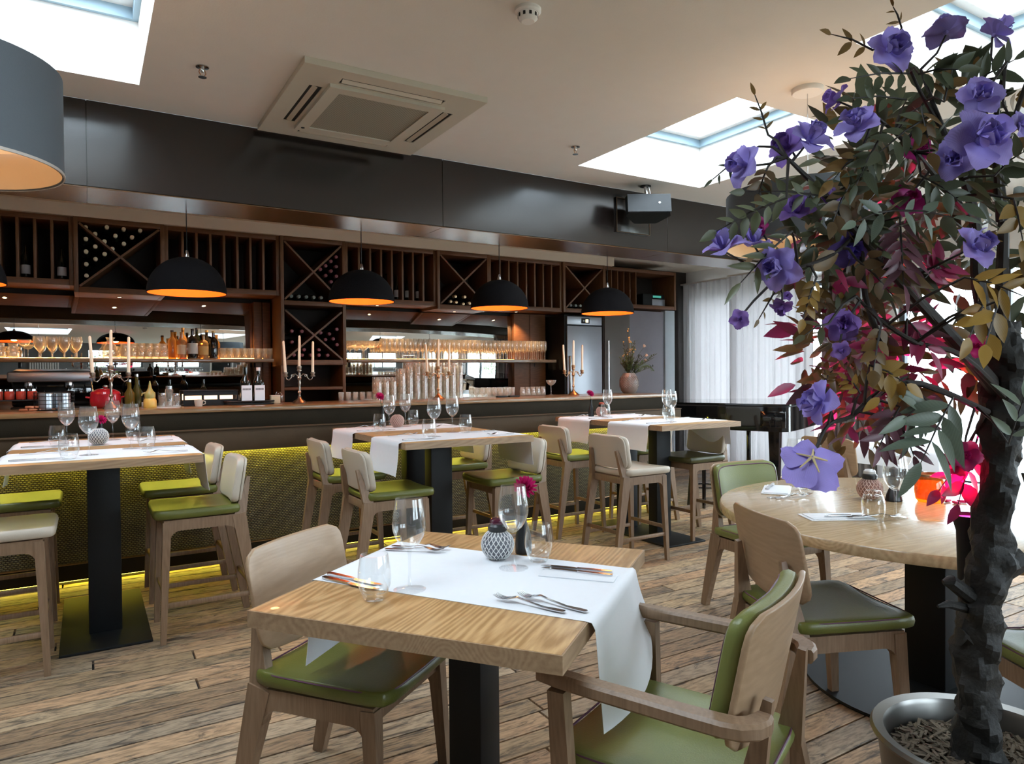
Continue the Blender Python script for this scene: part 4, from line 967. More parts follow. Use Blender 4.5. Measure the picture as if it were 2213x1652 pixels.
for k, x in enumerate((1.045, 1.140)):
    t = thing('labelled_bottle', ('dark bottle with square white label, left one on the black tray','dark bottle with white cap and square white label, right one on the black tray')[k], 'bottle', (x,5.65,ZB+.0125))
    MB().lathe([(0,0),(.038,0),(.040,.006),(.040,.15),(.034,.175),(.016,.205),(.0135,.22),(.0135,.265),(0,.265)], 20).build('bottle_body', m_bot, t)
    MB().lathe([(.0145,.245),(.0155,.246),(.0155,.272),(0,.272)], 14).build('cap', m_bot if k == 0 else m_paper, t)
    lb = MB().rbox(-.038,.038,-.0445,-.039,.008,.135,.001,1).build('paper_label', m_paper, t)
    for q in range(7): MB().box(-.030+q*.0086,-.0235+q*.0086,-.0452,-.0446,.098,.112).build('letter', M('label_ink', (.16,.17,.18), .6) if 'label_ink' not in bpy.data.materials else bpy.data.materials['label_ink'], lb, False)
bx_ = thing('napkin_box', 'small pale card box on the bar beside the wine tower', 'box', (1.265,5.66,ZB)); MB().rbox(-.035,.035,-.03,.03,0,.055,.003).build('box', M('kraft_card', (.62,.47,.30), .7), bx_); MB().rbox(-.036,.036,-.031,.031,.055,.066,.003).build('lid', M('kraft_lid', (.70,.60,.45), .7), bx_)
# coffee machine silhouette on the back counter
cmx = thing('coffee_machine', 'black and chrome espresso machine on the back counter', 'coffee machine', (-.25,7.22,.965))
MB().rbox(-.3,.3,0,.3,.05,.12,.01).build('drip_tray', m_black, cmx); MB().rbox(-.3,.3,.12,.3,.12,.36,.02).build('body', m_gloss, cmx); MB().rbox(-.32,.32,-.02,.3,.33,.42,.02).build('head', m_brush, cmx)
for x in (-.17,.12):
    g_ = MB().lathe([(.03,.33),(.034,.30),(.03,.28),(0,.28)], 16, TR(x,.03,0)).build('group_head', m_steel, cmx); MB().tube([(x,0,.29),(x+.01,-.12,.275)], .012, 8).build('portafilter', m_black, g_)
MB().tube([(.28,-.02,.34),(.30,-.05,.25),(.29,-.06,.14)], .006, 8).build('steam_wand', m_steel, cmx)
for k in (-.28,.24): MB().rbox(k,k+.04,.02,.28,0,.05,.004).build('foot', m_black, cmx)
for x, lb in ((.95,'dark wine bottle on the back counter below the left shelf'),(.40,'green wine bottle on the back counter below the left shelf'),(.66,'olive wine bottle on the back counter beside the green one')): standing(x, 7.2, .965, lb, None, True, 1.1)

# ---- flower vase at the right end of the bar
v = thing('flower_vase', 'taupe textured vase of dried flowers and ferns at the right end of the bar', 'vase', (4.93, 5.70, ZB))
m_vase = M('taupe_dimpled_ceramic', (.20,.15,.125), .35, var=.1, bump=0)
MB().lathe([(0,0),(.06,0),(.085,.03),(.100,.08),(.098,.13),(.08,.18),(.06,.215),(.056,.215),(.074,.18),(.09,.13),(.09,.08),(0,.04)], 30).build('vase_body', m_vase, v)
dm = MB()
for i in range(11):
    for k in range(22):
        vv = .06+.012*i; rr_ = .0855+.0145*math.sin((vv-.03)/.15*PI*.9) if vv < .16 else .09-.0*(vv)
        a = 2*PI*(k+.5*(i%2))/22; r_ = {0:.0955,1:.099}.get(i, .101-.0007*max(0,i-5)**1.9)
        dm.lathe([(0,-.004),(.004,-.003),(.0052,0),(.004,.003),(0,.004)], 5, TR(r_*math.cos(a)*.985, r_*math.sin(a)*.985, vv))
tag(dm.build('dimples', m_vase, v), kind='stuff')
rv = random.Random(5)
m_dry = M('dried_stem', (.10,.075,.03), .8); m_fern = leafmat('fern_green', (.10,.13,.035), .2); m_orb = M('amber_berry', (.75,.42,.12), .4); m_blush = leafmat('blush_seed_pod', (.70,.42,.30), .3)
m_dkp = leafmat('dark_plume', (.045,.05,.02), .2)
def stem_path(ax, ay, h, n=5): return [(ax*(k/n)**1.5, ay*(k/n)**1.5, .16+(h-.16)*k/n) for k in range(n+1)]
for k in range(26):
    ax = rv.uniform(-.16,.34); h = rv.uniform(.34,.60)-abs(ax-.05)*.35; ay = rv.uniform(-.12,.12); p = stem_path(ax, ay, h)
    s_ = MB().tube(p, .0022, 5).build('stem', m_dry, v)
    lf = MB()
    for q in range(34):
        t_ = .35+.65*q/34; i = min(4,int(t_*5)); f_ = t_*5-i; b = Vector(p[i]).lerp(Vector(p[i+1]), f_)
        dr_ = Vector((rv.uniform(-1,1), rv.uniform(-1,1), rv.uniform(.1,1))).normalized(); L = rv.uniform(.022,.055)*(1.3-t_*.6)
        sd_ = dr_.cross(Vector((0,0,1))).normalized()*L*.16
        lf.add([b[:], (b+dr_*L*.5+sd_)[:], (b+dr_*L)[:], (b+dr_*L*.5-sd_)[:]], [(0,1,2,3)])
    tag(lf.build('florets', (m_fern, m_dkp, m_dkp, m_fern)[k % 4], s_), kind='stuff')
for bx, bz, n_ in ((-.01,.66,2),(.0,.57,9),(.03,.47,8),(-.06,.40,3)):
    s_ = MB().tube([(0,0,.16),(bx*.5,0,bz*.6),(bx,0,bz)], .0018, 5).build('stem', m_dry, v)
    for q in range(n_): MB().lathe([(0,-.008),(.006,-.005),(.0085,0),(.006,.005),(0,.008)], 8, TR(bx+rv.uniform(-.045,.045), rv.uniform(-.04,.04), bz+rv.uniform(-.035,.035))).build('berry', m_orb, s_)
for bx, bz in ((.22,.50),(.25,.40),(.235,.345)):
    s_ = MB().tube([(0,0,.16),(bx*.45,0,bz*.75),(bx,0,bz)], .0016, 5).build('stem', m_dry, v)
    for q in (-1,0,1): MB().lathe([(0,-.02),(.007,-.012),(.009,0),(.005,.014),(0,.02)], 8, TR(bx+q*.018,.01*q,bz+.008*abs(q)) @ RY(R(60*q+70))).build('seed_pod', m_blush, s_)
fl = MB()
for k in range(15):
    b = Vector((.08+.016*k, -.02, .235+.09*math.sin(k/14*PI*.75)-.004*k)); L = .055-.002*k
    for sg in (-1,1): fl.add([b[:], (b+Vector((.012,sg*L*.5,.006)))[:], (b+Vector((.022,sg*L,-.012)))[:], (b+Vector((.003,sg*L*.55,-.003)))[:]], [(0,1,2,3)])
    fl.add([b[:], (b+Vector((.014,0,L*.5)))[:], (b+Vector((.02,0,L*.9)))[:], (b+Vector((.004,0,L*.45)))[:]], [(0,1,2,3)])
tag(fl.build('fern_frond', m_fern, v), kind='stuff')
# ================================================================== FURNITURE
def arc(cx_, cy_, r, a0, a1, n=6): return [(cx_+r*math.cos(R(a0+(a1-a0)*k/n)), cy_+r*math.sin(R(a0+(a1-a0)*k/n))) for k in range(n+1)]
def seat_frame(t, sh, hw, fy, by, leg, mat, splay=.03, rail=.055, low=None):
    """four splayed legs, filleted side rails, front and back rail; sh = top of frame"""
    for sx in (-1,1):
        MB().beam((sx*(hw+.015),fy+splay*.5,0),(sx*hw,fy,sh-.01),leg*.72,leg*.72,leg,leg*1.1).build('leg', mat, t, False)
        MB().beam((sx*(hw+.01),by-splay*2.0,0),(sx*hw,by,sh),leg*.75,leg*.95,leg,leg*1.9).build('leg', mat, t, False)
        rf = .05
        pts = [(by,sh),(fy+leg*.4,sh),(fy+leg*.4,sh-rail-rf)] + arc(fy-.012-rf, sh-rail-rf, rf, 0, 90) + [(q[0],q[1]) for q in arc(by+.012+rf, sh-rail-rf, rf, 90, 180)] + [(by-.01,sh-rail-rf)]
        MB().prism(pts, sx*hw-leg*.42, sx*hw+leg*.42, 'x').build('side_rail', mat, t, False)
    MB().rbox(-hw,hw,fy-.012,fy+.012,sh-.05,sh-.004,.002).build('front_rail', mat, t)
    MB().rbox(-hw,hw,by-.012,by+.012,sh-.05,sh-.004,.002).build('back_rail', mat, t)
def back_posts(t, sh, hw, by, top, mat, leg, ty):
    for sx in (-1,1):
        MB().beam((sx*hw,by,sh-.02),(sx*(hw-.035),ty,top),leg,leg*1.8,leg*.62,leg*.5).build('back_post', mat, t, False)
def bend(k, y0, z0, lean, flip=1, low=0.0):
    """pad built in xy (x across, y up) -> upright, curved round the sitter, leaning back"""
    def fn(x, y, z):
        yy = y - (low*(1-(x/.23)**2) if y < 0 else 0)*min(1, -y/.12 if y < 0 else 0)
        return (x, y0 - z + k*x*x - lean*yy, z0+yy)
    return fn
def stool(x, y, rz, lb, seat, back, src={}):
    t = thing('bar_stool', lb, 'bar stool', (x,y,0), rz, 'wooden bar stools at the high tables')
    sh = .615; hw = .175
    seat_frame(t, sh, hw, .165, -.175, .036, m_ash, .05)
    back_posts(t, sh, hw, -.178, .80, m_ash, .034, -.232)
    for sx in (-1,1): MB().rbox(sx*(hw+.008)-.009,sx*(hw+.008)+.009,-.235,.185,.175,.20,.003).build('stretcher', m_ash, t)
    MB().rbox(-hw,hw,.168,.186,.225,.25,.003).build('stretcher', m_ash, t); MB().rbox(-hw,hw,-.242,-.224,.225,.25,.003).build('stretcher', m_ash, t)
    c = MB().pad(.415,.42,.048,.045,.013,lambda a,b,z: (a*(1+.06*b), b, z+.012*b*b*3-.010*(1-(a/.21)**2)*(1 if z > 0 else .3)),TR(0,.02,sh+.030)).build('seat', seat, t)
    MB().pad(.40,.225,.012,.05,.004,bend(.42,-.212,.785,.16)).build('back_shell', back, t)
    MB().pad(.405,.235,.040,.05,.014,bend(.42,-.186,.785,.16)).build('backrest', back, t)
    return t
ST = [(.50,4.06,90,'bar stool with olive seat at the right side of the leftmost high table, nearer one',m_green,m_creaml), (.50,4.80,90,'bar stool with olive seat at the right side of the leftmost high table, farther one',m_green,m_creaml),
      (-.355,3.94,-90,'bar stool with grey cream seat at the left side of the leftmost high table',m_creaml,m_creaml), (-.355,4.76,-90,'bar stool with olive seat beyond the grey seated stool at the left picture edge',m_green,m_creaml),
      (1.53,3.96,-90,'bar stool seen from behind at the middle high table, nearer one with olive seat',m_green,m_creaml), (1.53,4.74,-90,'bar stool seen from behind at the middle high table, farther one with olive seat',m_green,m_creaml),
      (2.39,4.03,90,'bar stool facing left at the middle high table, nearer one behind the magenta flower',m_green,m_creaml), (2.41,4.80,90,'bar stool facing left at the middle high table, farther one against the bar',m_green,m_creaml),
      (3.33,3.86,-90,'bar stool with cream seat and cream back at the rightmost high table',m_creaml,m_creaml), (3.50,4.78,-90,'bar stool with yellow lit seat near the bar at the rightmost high table',m_lime,m_creaml),
      (4.23,4.12,90,'bar stool with dark moss seat on the piano side of the rightmost high table',m_dkgreen,m_creaml), (4.28,4.80,90,'bar stool with olive seat behind the dark moss seated stool by the piano',m_green,m_creaml)]
for x, y, a, lb, se, ba in ST: stool(x, y, R(a), lb, se, ba)

def runner(x0, x1, y0, y1, z, hang0, hang1, lb, name='paper_runner', rz=0, org=None, flare=.02, grp='white paper runners on the tables'):
    """white strip over a table along local x, hanging over both ends"""
    L = (x1-x0); r = .012
    segs = []
    def prof(s):   # s along the length, 0 at hanging end 0
        tot = hang0+L+hang1; d = s*tot
        if d < hang0: q = hang0-d; return x0-.003-r*min(1,q/r)-.002-flare*(q/.2)**2, z-max(0,q-.004) if q > .008 else z-q*.5, q
        if d > hang0+L: q = d-hang0-L; return x1+.003+r*min(1,q/r)+.002+flare*(q/.2)**2, z-max(0,q-.004) if q > .008 else z-q*.5, q
        return x0+(d-hang0), z, 0
    def fn(u, v):
        x, zz, q = prof(u); y = y0+(y1-y0)*v
        return (x + q*.06*math.sin(v*5+u*3), y + (.02*q*math.sin(u*20) if q else 0), zz)
    o = MB().sheet(fn, 60, 8, .0012).build(name, m_paper, None, True, 75)
    if org: o.location = org
    o.rotation_euler = (0,0,rz)
    return tag(o, lb, 'table runner', grp)

def high_table(xc, yc, wx, wy, lb, tops=.95):
    t = thing('high_table', lb, 'table', (xc,yc,0), 0, 'high tables along the bar')
    tp = MB().rbox(-wx/2+.004,wx/2-.004,-wy/2+.004,wy/2-.004,tops-.038,tops,.002).build('tabletop', m_oak, t); eb = MB(); plate(eb,-wx/2,wx/2,-wy/2,wy/2,[(-wx/2+.004,wx/2-.004,-wy/2+.004,wy/2-.004)],lambda a,b,q:(a,b,q),tops-.039,tops-.001); eb.build('edge_shade', m_oakrim, tp, False)  # thin ring around the slab, side shade painted as darker oak
    for dy in (-.2,.2): MB().rbox(-.075,.075,dy-.05,dy+.05,.013,tops-.045,.004).build('column', m_black, t)
    MB().rbox(-.16,.16,-.36,.36,tops-.05,tops-.038,.003).build('top_plate', m_black, t)
    MB().rbox(-.20,.20,-.5,.5,0,.014,.003).build('base_plate', m_black, t)
    return t
high_table(.07,4.44,.84,1.39,'leftmost oak high table on a black pedestal')
high_table(1.955,4.34,.86,1.36,'middle oak high table on a black pedestal')
high_table(3.95,4.40,.83,1.34,'rightmost oak high table on a black pedestal next to the piano')
ZT_ = .951
for (x0,x1,ya,yb,yc_,yd), nm in (((-.35,.49,3.83,4.32,4.56,5.02),'leftmost'), ((1.525,2.385,3.72,4.16,4.52,4.95),'middle'), ((3.535,4.365,3.86,4.32,4.56,5.0),'rightmost')):
    runner(x0,x1,ya,yb,ZT_,.20,.20,'white paper runner on the %s high table, strip nearer the viewer' % nm)
    runner(x0,x1,yc_,yd,ZT_,.20,.20,'white paper runner on the %s high table, strip nearer the bar' % nm)
zt = ZT_+.0012
def setting(xy, tbl, word):
    for k, (x, y) in enumerate(xy[0]): wine_glass(x, y, zt, 'empty wine glass %s the %s high table' % (('at the near left of','at the near right of','at the far right of','at the far left of')[k], word), 'wine glasses on the high tables', .96)
    for k, (x, y) in enumerate(xy[1]): tumbler(x, y, zt, 'stemless tumbler %s the %s high table' % (('at the near left of','at the far left of','at the near right of','at the far right of')[k], word), 'tumblers on the high tables')
setting(([(.006,4.03),(.20,4.25),(.134,4.90),(-.10,4.80)], [(-.075,3.90),(-.14,4.60),(.27,4.19),(.24,4.80)]), 0, 'leftmost')
setting(([(1.80,4.60),(2.02,4.84),(1.83,3.93),(2.06,4.14)], [(1.70,4.53),(2.10,4.88),(1.745,3.82),(2.12,4.07)]), 1, 'middle')
setting(([(3.84,4.72),(4.13,4.30),(3.87,3.98)], [(3.75,4.64),(4.06,4.22),(3.79,3.92)]), 2, 'rightmost')
candle_bowl(.055,4.60,zt,'white lattice candle bowl on the leftmost high table')
candle_bowl(1.93,4.78,zt,'cream lattice candle bowl on the middle high table',pink=True,s=.98)
candle_bowl(3.87,4.84,zt,'blush lattice candle bowl with red lid on the rightmost high table',M('coral_lid',(.42,.07,.04),.35),True,.95)
bud_vase(.07,4.86,zt,'black bud vase behind the glasses on the leftmost high table',(.0,.0),.14,.9)
bud_vase(1.875,4.93,zt,'black bud vase with magenta flower on the middle high table',(-.02,0),.22,1.0)
bud_vase(3.80,4.90,zt,'black bud vase with magenta flower on the rightmost high table',(-.01,0),.20,1.0)
for word, xl, xr, ys in (('leftmost',-.31,.46,(3.93,4.24,4.64,4.94)), ('middle',1.565,2.345,(3.80,4.08,4.60,4.88)), ('rightmost',3.575,4.325,(3.94,4.24,4.64,4.92))):
    for k, (yk, yf) in enumerate(((ys[0],ys[1]),(ys[2],ys[3]))):
        row = ('near','far')[k]
        knife(xl, yk, zt, 0, 'knife at the left end of the %s strip on the %s high table' % (row, word)); fork(xl+.02, yf, zt, R(6), 'fork at the left end of the %s strip on the %s high table' % (row, word))
        knife(xr, yf, zt, PI, 'knife at the right end of the %s strip on the %s high table' % (row, word)); fork(xr-.02, yk, zt, PI+R(8), 'fork at the right end of the %s strip on the %s high table' % (row, word))

# ------------------------------------------------------------------ foreground dining table, turned on the floor
TA = R(37.48); TC = Vector((.957,1.795,0))
def tl(x, y, z=0): return (TC + Matrix.Rotation(TA,3,'Z') @ Vector((x,y,z)))
t = thing('dining_table', 'oak dining table with white runner in the foreground', 'table', TC, TA)
tp = MB().rbox(-.461,.461,-.409,.409,.708,.75,.002).build('tabletop', m_oak, t); eb = MB(); plate(eb,-.465,.465,-.413,.413,[(-.461,.461,-.409,.409)],lambda a,b,q:(a,b,q),.707,.749); eb.build('edge_shade', m_oakrim, tp, False)
MB().rbox(-.07,.07,-.05,.05,.014,.70,.004).build('column', m_black, t); MB().rbox(-.2,.2,-.2,.2,.695,.709,.003).build('top_plate', m_black, t); MB().rbox(-.27,.27,-.27,.27,0,.014,.003).build('base_plate', m_black, t)
# runner across the short way, slightly askew, ends hanging
def fr_fn(u, v):
    h0, h1, L = .262, .265, .83; d = u*(h0+L+h1); w = -.24+.48*v; sk = .035
    def place(y, z, off=0, cur=0): return (.013+w+sk*(y/.42)*.9+cur, y+off, z)
    if d < h0:
        q = h0-d; k = min(1,q/.03); z = .7512-max(0,q-.012)-.006*k
        return place(.415+.012*math.sin(k*PI/2)+.03*(q/.33)**2*(.3+.9*(1-v)), z+.04*(q/.26)*v, 0, -.02*(q/.33)**2*(v-.2))
    if d > h0+L:
        q = d-h0-L; k = min(1,q/.03); z = .7512-max(0,q-.012)-.006*k
        return place(-.415-.014*math.sin(k*PI/2)-.06*(q/.26)**2*math.sin(v*PI)-.02*(q/.26), z+.15*(q/.27)*v*v, 0, .045*(q/.27)**2*v)
    return place(.415-(d-h0), .7512)
o = MB().sheet(fr_fn, 90, 14, .0012).build('paper_runner', m_paper, None, True, 75); o.location = TC; o.rotation_euler = (0,0,TA)
tag(o, 'wide white paper runner draped over the foreground dining table', 'table runner')
z7 = .7524
a_, b_ = tl(-.185,.107), tl(.105,-.085); wine_glass(a_.x,a_.y,z7,'large empty wine glass at the left of the foreground table'); wine_glass(b_.x,b_.y,z7,'large empty wine glass in front of the lattice bowl on the foreground table')
a_, b_ = tl(-.285,.155), tl(.205,-.130); tumbler(a_.x,a_.y,.7515,'stemless tumbler at the left edge of the foreground runner',None,1.0); tumbler(b_.x,b_.y,z7,'stemless tumbler beside the black vase on the foreground table')
a_ = tl(.185,.0); candle_bowl(a_.x,a_.y,z7,'white lattice candle bowl with plum lid on the foreground table',M('plum_glass_lid',(.07,.012,.03),.12,coat=.8),False,1.0)
a_ = tl(.285,-.05); bud_vase(a_.x,a_.y,.7505,'black bud vase with large magenta chrysanthemum on the foreground table',(.006,-.004),.205,1.05,(-.35,-.75))
for k, (p, q, kind, lb) in enumerate((((-.140,.405),(-.185,.20),'k','knife on the left of the foreground runner, farther one'), ((-.178,.395),(-.222,.19),'k','knife on the left of the foreground runner, nearer one'),
      ((.160,.395),(.195,.19),'f','fork at the far end of the foreground runner, left one'), ((.203,.395),(.230,.195),'f','fork at the far end of the foreground runner, right one'),
      ((-.225,-.345),(-.182,-.14),'f','fork on the near runner edge of the foreground table, front one'), ((-.205,-.395),(-.135,-.165),'f','fork on the near runner edge of the foreground table, back one'),
      ((.115,-.385),(.125,-.17),'k','steak knife at the right end of the foreground runner, front one'), ((.150,-.375),(.150,-.16),'k','steak knife at the right end of the foreground runner, back one'))):
    a_, b_ = tl(*p), tl(*q); ang = math.atan2(b_.y-a_.y, b_.x-a_.x); (knife if kind == 'k' else fork)(a_.x, a_.y, z7, ang, lb)
npk = tl(.09,-.29); o = MB().rbox(-.11,.11,-.035,.035,0,.003,.001).build('napkin', m_paper); o.location = (npk.x,npk.y,.7524); o.rotation_euler = (0,0,TA+R(92)); tag(o, 'folded white napkin under the knives at the right of the foreground table', 'napkin')
o.location.z = .7519

# ------------------------------------------------------------------ dining chairs
def chair(x, y, rz, lb, seat, pad=None, arms=False, grp='wooden dining chairs'):
    t = thing('dining_chair' if not arms else 'armchair', lb, 'chair', (x,y,0), rz, grp)
    sh = .415; hw = .195; dz = .035 if arms else 0.0
    seat_frame(t, sh, hw, .185, -.19, .042, m_ash, .05, .06)
    back_posts(t, sh, hw, -.193, .67, m_ash, .038, -.236)
    wd = .46
    c = MB().pad(wd,.47,.044,.05,.011,lambda a,b,z: (a*(1+.05*b), b, z+.02*b*b-.012*(1-(a/.23)**2)*(1 if z > 0 else .3)),TR(0,.02,sh+.032)).build('seat', seat, t)
    pp = []
    for k in range(41):
        q = 2*PI*k/40; ex = wd/2-.004; ey = .231; a = math.copysign(abs(math.cos(q))**.28,math.cos(q))*ex; b = math.copysign(abs(math.sin(q))**.28,math.sin(q))*ey
        pp.append((a*(1+.05*b), b+.02, sh+.0475+.02*b*b-.004*(1-(a/.23)**2)))
    MB().tube(pp, .0028, 5, False).build('piping', m_purple, c)
    kb = .55
    MB().pad(.47,.285,.014,.055,.005,bend(kb,-.222,.675+dz,.20,1,.035)).build('back_shell', m_ply, t)
    if pad:
        pb = MB().pad(.455,.275,.040,.05,.015,bend(kb,-.192,.68+dz,.20,1,.02)).build('backrest', pad, t)
        pq = []
        f_ = bend(kb,-.192,.68+dz,.20)
        for k in range(41):
            q = 2*PI*k/40; a = math.copysign(abs(math.cos(q))**.3,math.cos(q))*.215; b = math.copysign(abs(math.sin(q))**.3,math.sin(q))*.125
            pq.append(f_(a, b, -.0195))
        MB().tube(pq, .003, 5, False).build('piping', m_purple, pb)
    if arms:
        for sx in (-1,1):
            path = [(.262,.255),(.262,.20),(.266,.10),(.268,-.02),(.268,-.10),(.266,-.15)] + [(.212+.052*math.cos(R(q)), -.175+.058*math.sin(R(q))) for q in (0,-30,-60,-85)] + [(.19,-.236)]
            ws = [.010,.021,.023,.023,.024,.025,.026,.026,.026,.025,.018]; vs = []; n_ = len(path)
            for i, (px, py) in enumerate(path):
                qa = Vector(path[max(i-1,0)]); qb = Vector(path[min(i+1,n_-1)]); tg = (qb-qa).normalized(); nn = Vector((tg.y,-tg.x))
                zc = .648-.010*(i/n_); hw_ = ws[i]; hh_ = .017
                for (ca, cb) in ((-1,-.6),(-.7,-1),(.7,-1),(1,-.6),(1,.6),(.7,1),(-.7,1),(-1,.6)): vs.append((sx*(px+nn.x*ca*hw_), py+nn.y*ca*hw_, zc+cb*hh_))
            fs = [(i*8+k,i*8+(k+1)%8,(i+1)*8+(k+1)%8,(i+1)*8+k) for i in range(n_-1) for k in range(8)]+[tuple(range(8)),tuple(range((n_-1)*8,n_*8))]
            MB().add(vs, fs).build('armrest', m_ash, t, True, 35)
            MB().beam((sx*.245,.19,.30),(sx*.262,.20,.622),.034,.05,.034,.042).build('arm_post', m_ash, t, False)
            MB().rbox(sx*.245-.05 if sx > 0 else sx*.245-.017, sx*.245+.017 if sx > 0 else sx*.245+.05,.17,.21,.34,.39,.003).build('arm_bracket', m_ash, t)
    return t
a_ = tl(.005,.415); chair(a_.x, a_.y, TA+PI, 'taupe wooden dining chair with olive seat pushed in at the left of the foreground table', m_green)
a_ = tl(-.135,-.62); chair(a_.x, a_.y, TA+R(-13), 'wooden armchair with green upholstery and plum piping in the right foreground', m_lime, m_lime, True)
RTC = (3.08,1.60)
chair(2.36, 1.66, R(-90-22), 'wooden dining chair seen from behind between the armchair and the round table', m_green, None)
chair(3.20, 2.54, R(174), 'dining chair with pale green padded back at the far left of the round table', m_lime, m_lime)
for c in list(COL.objects):
    pass
chair(2.62, .88, R(-30), 'dining chair with green seat beside the tree trunk at the right picture edge', m_lime, None)
chair(3.98, 1.30, R(75), 'dining chair with dark seat tucked under the far side of the round table', m_dkgreen, None)
chair(5.18, 3.40, R(-90), 'wooden dining chair seen from behind at the cloth covered table', m_green, None)
chair(6.05, 2.45, R(20), 'wooden dining chair at the right of the cloth covered table behind the tree', m_green, None)

# ------------------------------------------------------------------ round table
t = thing('round_table', 'large round pale oak table on a black disc base', 'table', (*RTC,0))
MB().lathe([(0,.705),(.86,.705),(.878,.709),(.88,.715),(.88,.742),(.876,.748),(.868,.75),(0,.75)], 96).build('tabletop', m_oakr, t)
MB().rbox(-.085,.085,-.085,.085,.012,.70,.006).build('column', m_black, t); MB().rbox(-.24,.24,-.24,.24,.693,.706,.003).build('top_plate', m_black, t)
MB().lathe([(0,0),(.52,0),(.522,.004),(.52,.013),(0,.014)], 72).build('base_plate', m_black, t)
zr = .7505
def napkin(x, y, a, lb, z=zr, w=.26, d=.13):
    o = thing('napkin', lb, 'napkin', (x,y,z), a, 'folded napkins'); MB().rbox(-w/2,w/2,-d/2,d/2,0,.004,.0015).build('lower_fold', m_paper, o); MB().rbox(-w/2+.012,w/2-.004,-d/2+.008,d/2-.012,.004,.008,.0015).build('upper_fold', m_paper, o)
napkin(2.90,2.26,R(35),'folded white napkin at the far left of the round table'); napkin(2.56,1.71,R(-30),'folded white napkin with cutlery at the near edge of the round table')
knife(2.50,1.72,zr+.0085,R(-30),'knife lying on the near napkin of the round table'); fork(2.55,1.66,zr+.0085,R(-34),'fork lying on the near napkin of the round table')
fork(2.68,2.14,zr,R(-20),'fork at the left edge of the round table, front one'); fork(2.70,2.11,zr,R(-10),'fork at the left edge of the round table, back one')
knife(2.84,2.27,zr+.0085,R(30),'knife on the far left napkin of the round table')
tumbler(2.955,2.13,zr,'stemless tumbler behind the hanging purple flower on the round table'); tumbler(2.63,1.60,zr,'upturned stemless tumbler by the near napkin on the round table',None,1.0,True)
wine_glass(2.755,1.585,zr,'empty wine glass beside the upturned tumbler on the round table'); wine_glass(3.42,1.93,zr,'wine glass at the far side of the round table'); wine_glass(3.02,2.24,zr,'wine glass at the left of the round table behind the flower')
candle_bowl(3.045,1.87,zr,'blush lattice bowl with a glass saucer on the round table',M('glass_saucer',(.55,.55,.55),.1),True,1.05)
bv = thing('black_shaker', 'black waisted shaker on the round table behind the wine glass', 'shaker', (3.10,1.79,zr)); MB().lathe([(0,0),(.034,0),(.036,.004),(.030,.03),(.018,.06),(.026,.085),(.024,.11),(0,.115)], 22).build('body', m_black2, bv); MB().lathe([(.014,.11),(.02,.125),(.019,.145),(0,.155)], 18).build('cap', m_black2, bv)
m_amber = glass('amber_glass', (.90,.40,.05), body=.25, boost=1.4)
aj = thing('amber_lantern', 'squat amber glass lantern on the round table', 'candle holder', (3.215,1.69,zr))
MB().lathe([(0,.0),(.05,.0),(.060,.012),(.065,.05),(.062,.085),(.052,.115),(.050,.115),(.060,.085),(.062,.05),(.056,.014),(0,.012)], 28).build('jar', m_amber, aj); MB().lathe([(.051,.113),(.054,.115),(.054,.124),(.050,.126),(.050,.115)], 28).build('rim', m_copper, aj)
MB().lathe([(0,.013),(.02,.013),(.02,.04),(0,.042)], 16).build('tea_light', emis('tea_light_glow', (1,.2,.08), .8), aj)
for k, (x, y) in enumerate(((3.27,1.645),(3.25,1.60),(3.30,1.60))):
    o = MB().rbox(-.02,.02,-.009,.009,0,.012,.005).build('petal_scrap', M('hot_pink_petal', (.80,.02,.16), .4) if k == 0 else bpy.data.materials['hot_pink_petal']); o.location = (x,y,zr); o.rotation_euler = (0,0,k); tag(o, 'loose hot pink petal lying beside the amber lantern', 'petal', 'loose pink petals')
# table behind with a white cloth
t = thing('square_table', 'square dining table under a white cloth behind the round table', 'table', (5.72,3.15,0)); MB().rbox(-.4,.4,-.4,.4,.70,.74,.003).build('tabletop', m_oak, t); MB().rbox(-.06,.06,-.06,.06,.012,.70,.004).build('column', m_black, t); MB().rbox(-.25,.25,-.25,.25,0,.013,.003).build('base_plate', m_black, t)
def cl_fn(u, v):
    x = -.56+1.12*u; y = -.56+1.12*v; ex = max(0,abs(x)-.405); ey = max(0,abs(y)-.405); q = max(ex,ey)
    return (math.copysign(min(abs(x),.405+.008+ex*.12),x), math.copysign(min(abs(y),.405+.008+ey*.12),y), .7415-max(0,q-.004)+.004*math.sin(9*x+7*y)*(q>0))
o = MB().sheet(cl_fn, 36, 36, .0012).build('tablecloth', m_paper, None, True, 70); o.location = (5.72,3.15,0); tag(o, 'white cloth on the square table behind the round table', 'tablecloth')
for x, y, lb in ((5.55,3.3,'wine glass on the white cloth, left one'),(5.85,3.0,'wine glass on the white cloth, right one')): wine_glass(x,y,.743,lb)
tumbler(5.62,3.1,.743,'tumbler on the white cloth of the back table')

# ------------------------------------------------------------------ grand piano and stool
pn = thing('grand_piano', 'glossy black grand piano in front of the white curtains', 'piano', (6.05,5.35,0), R(-66.5))
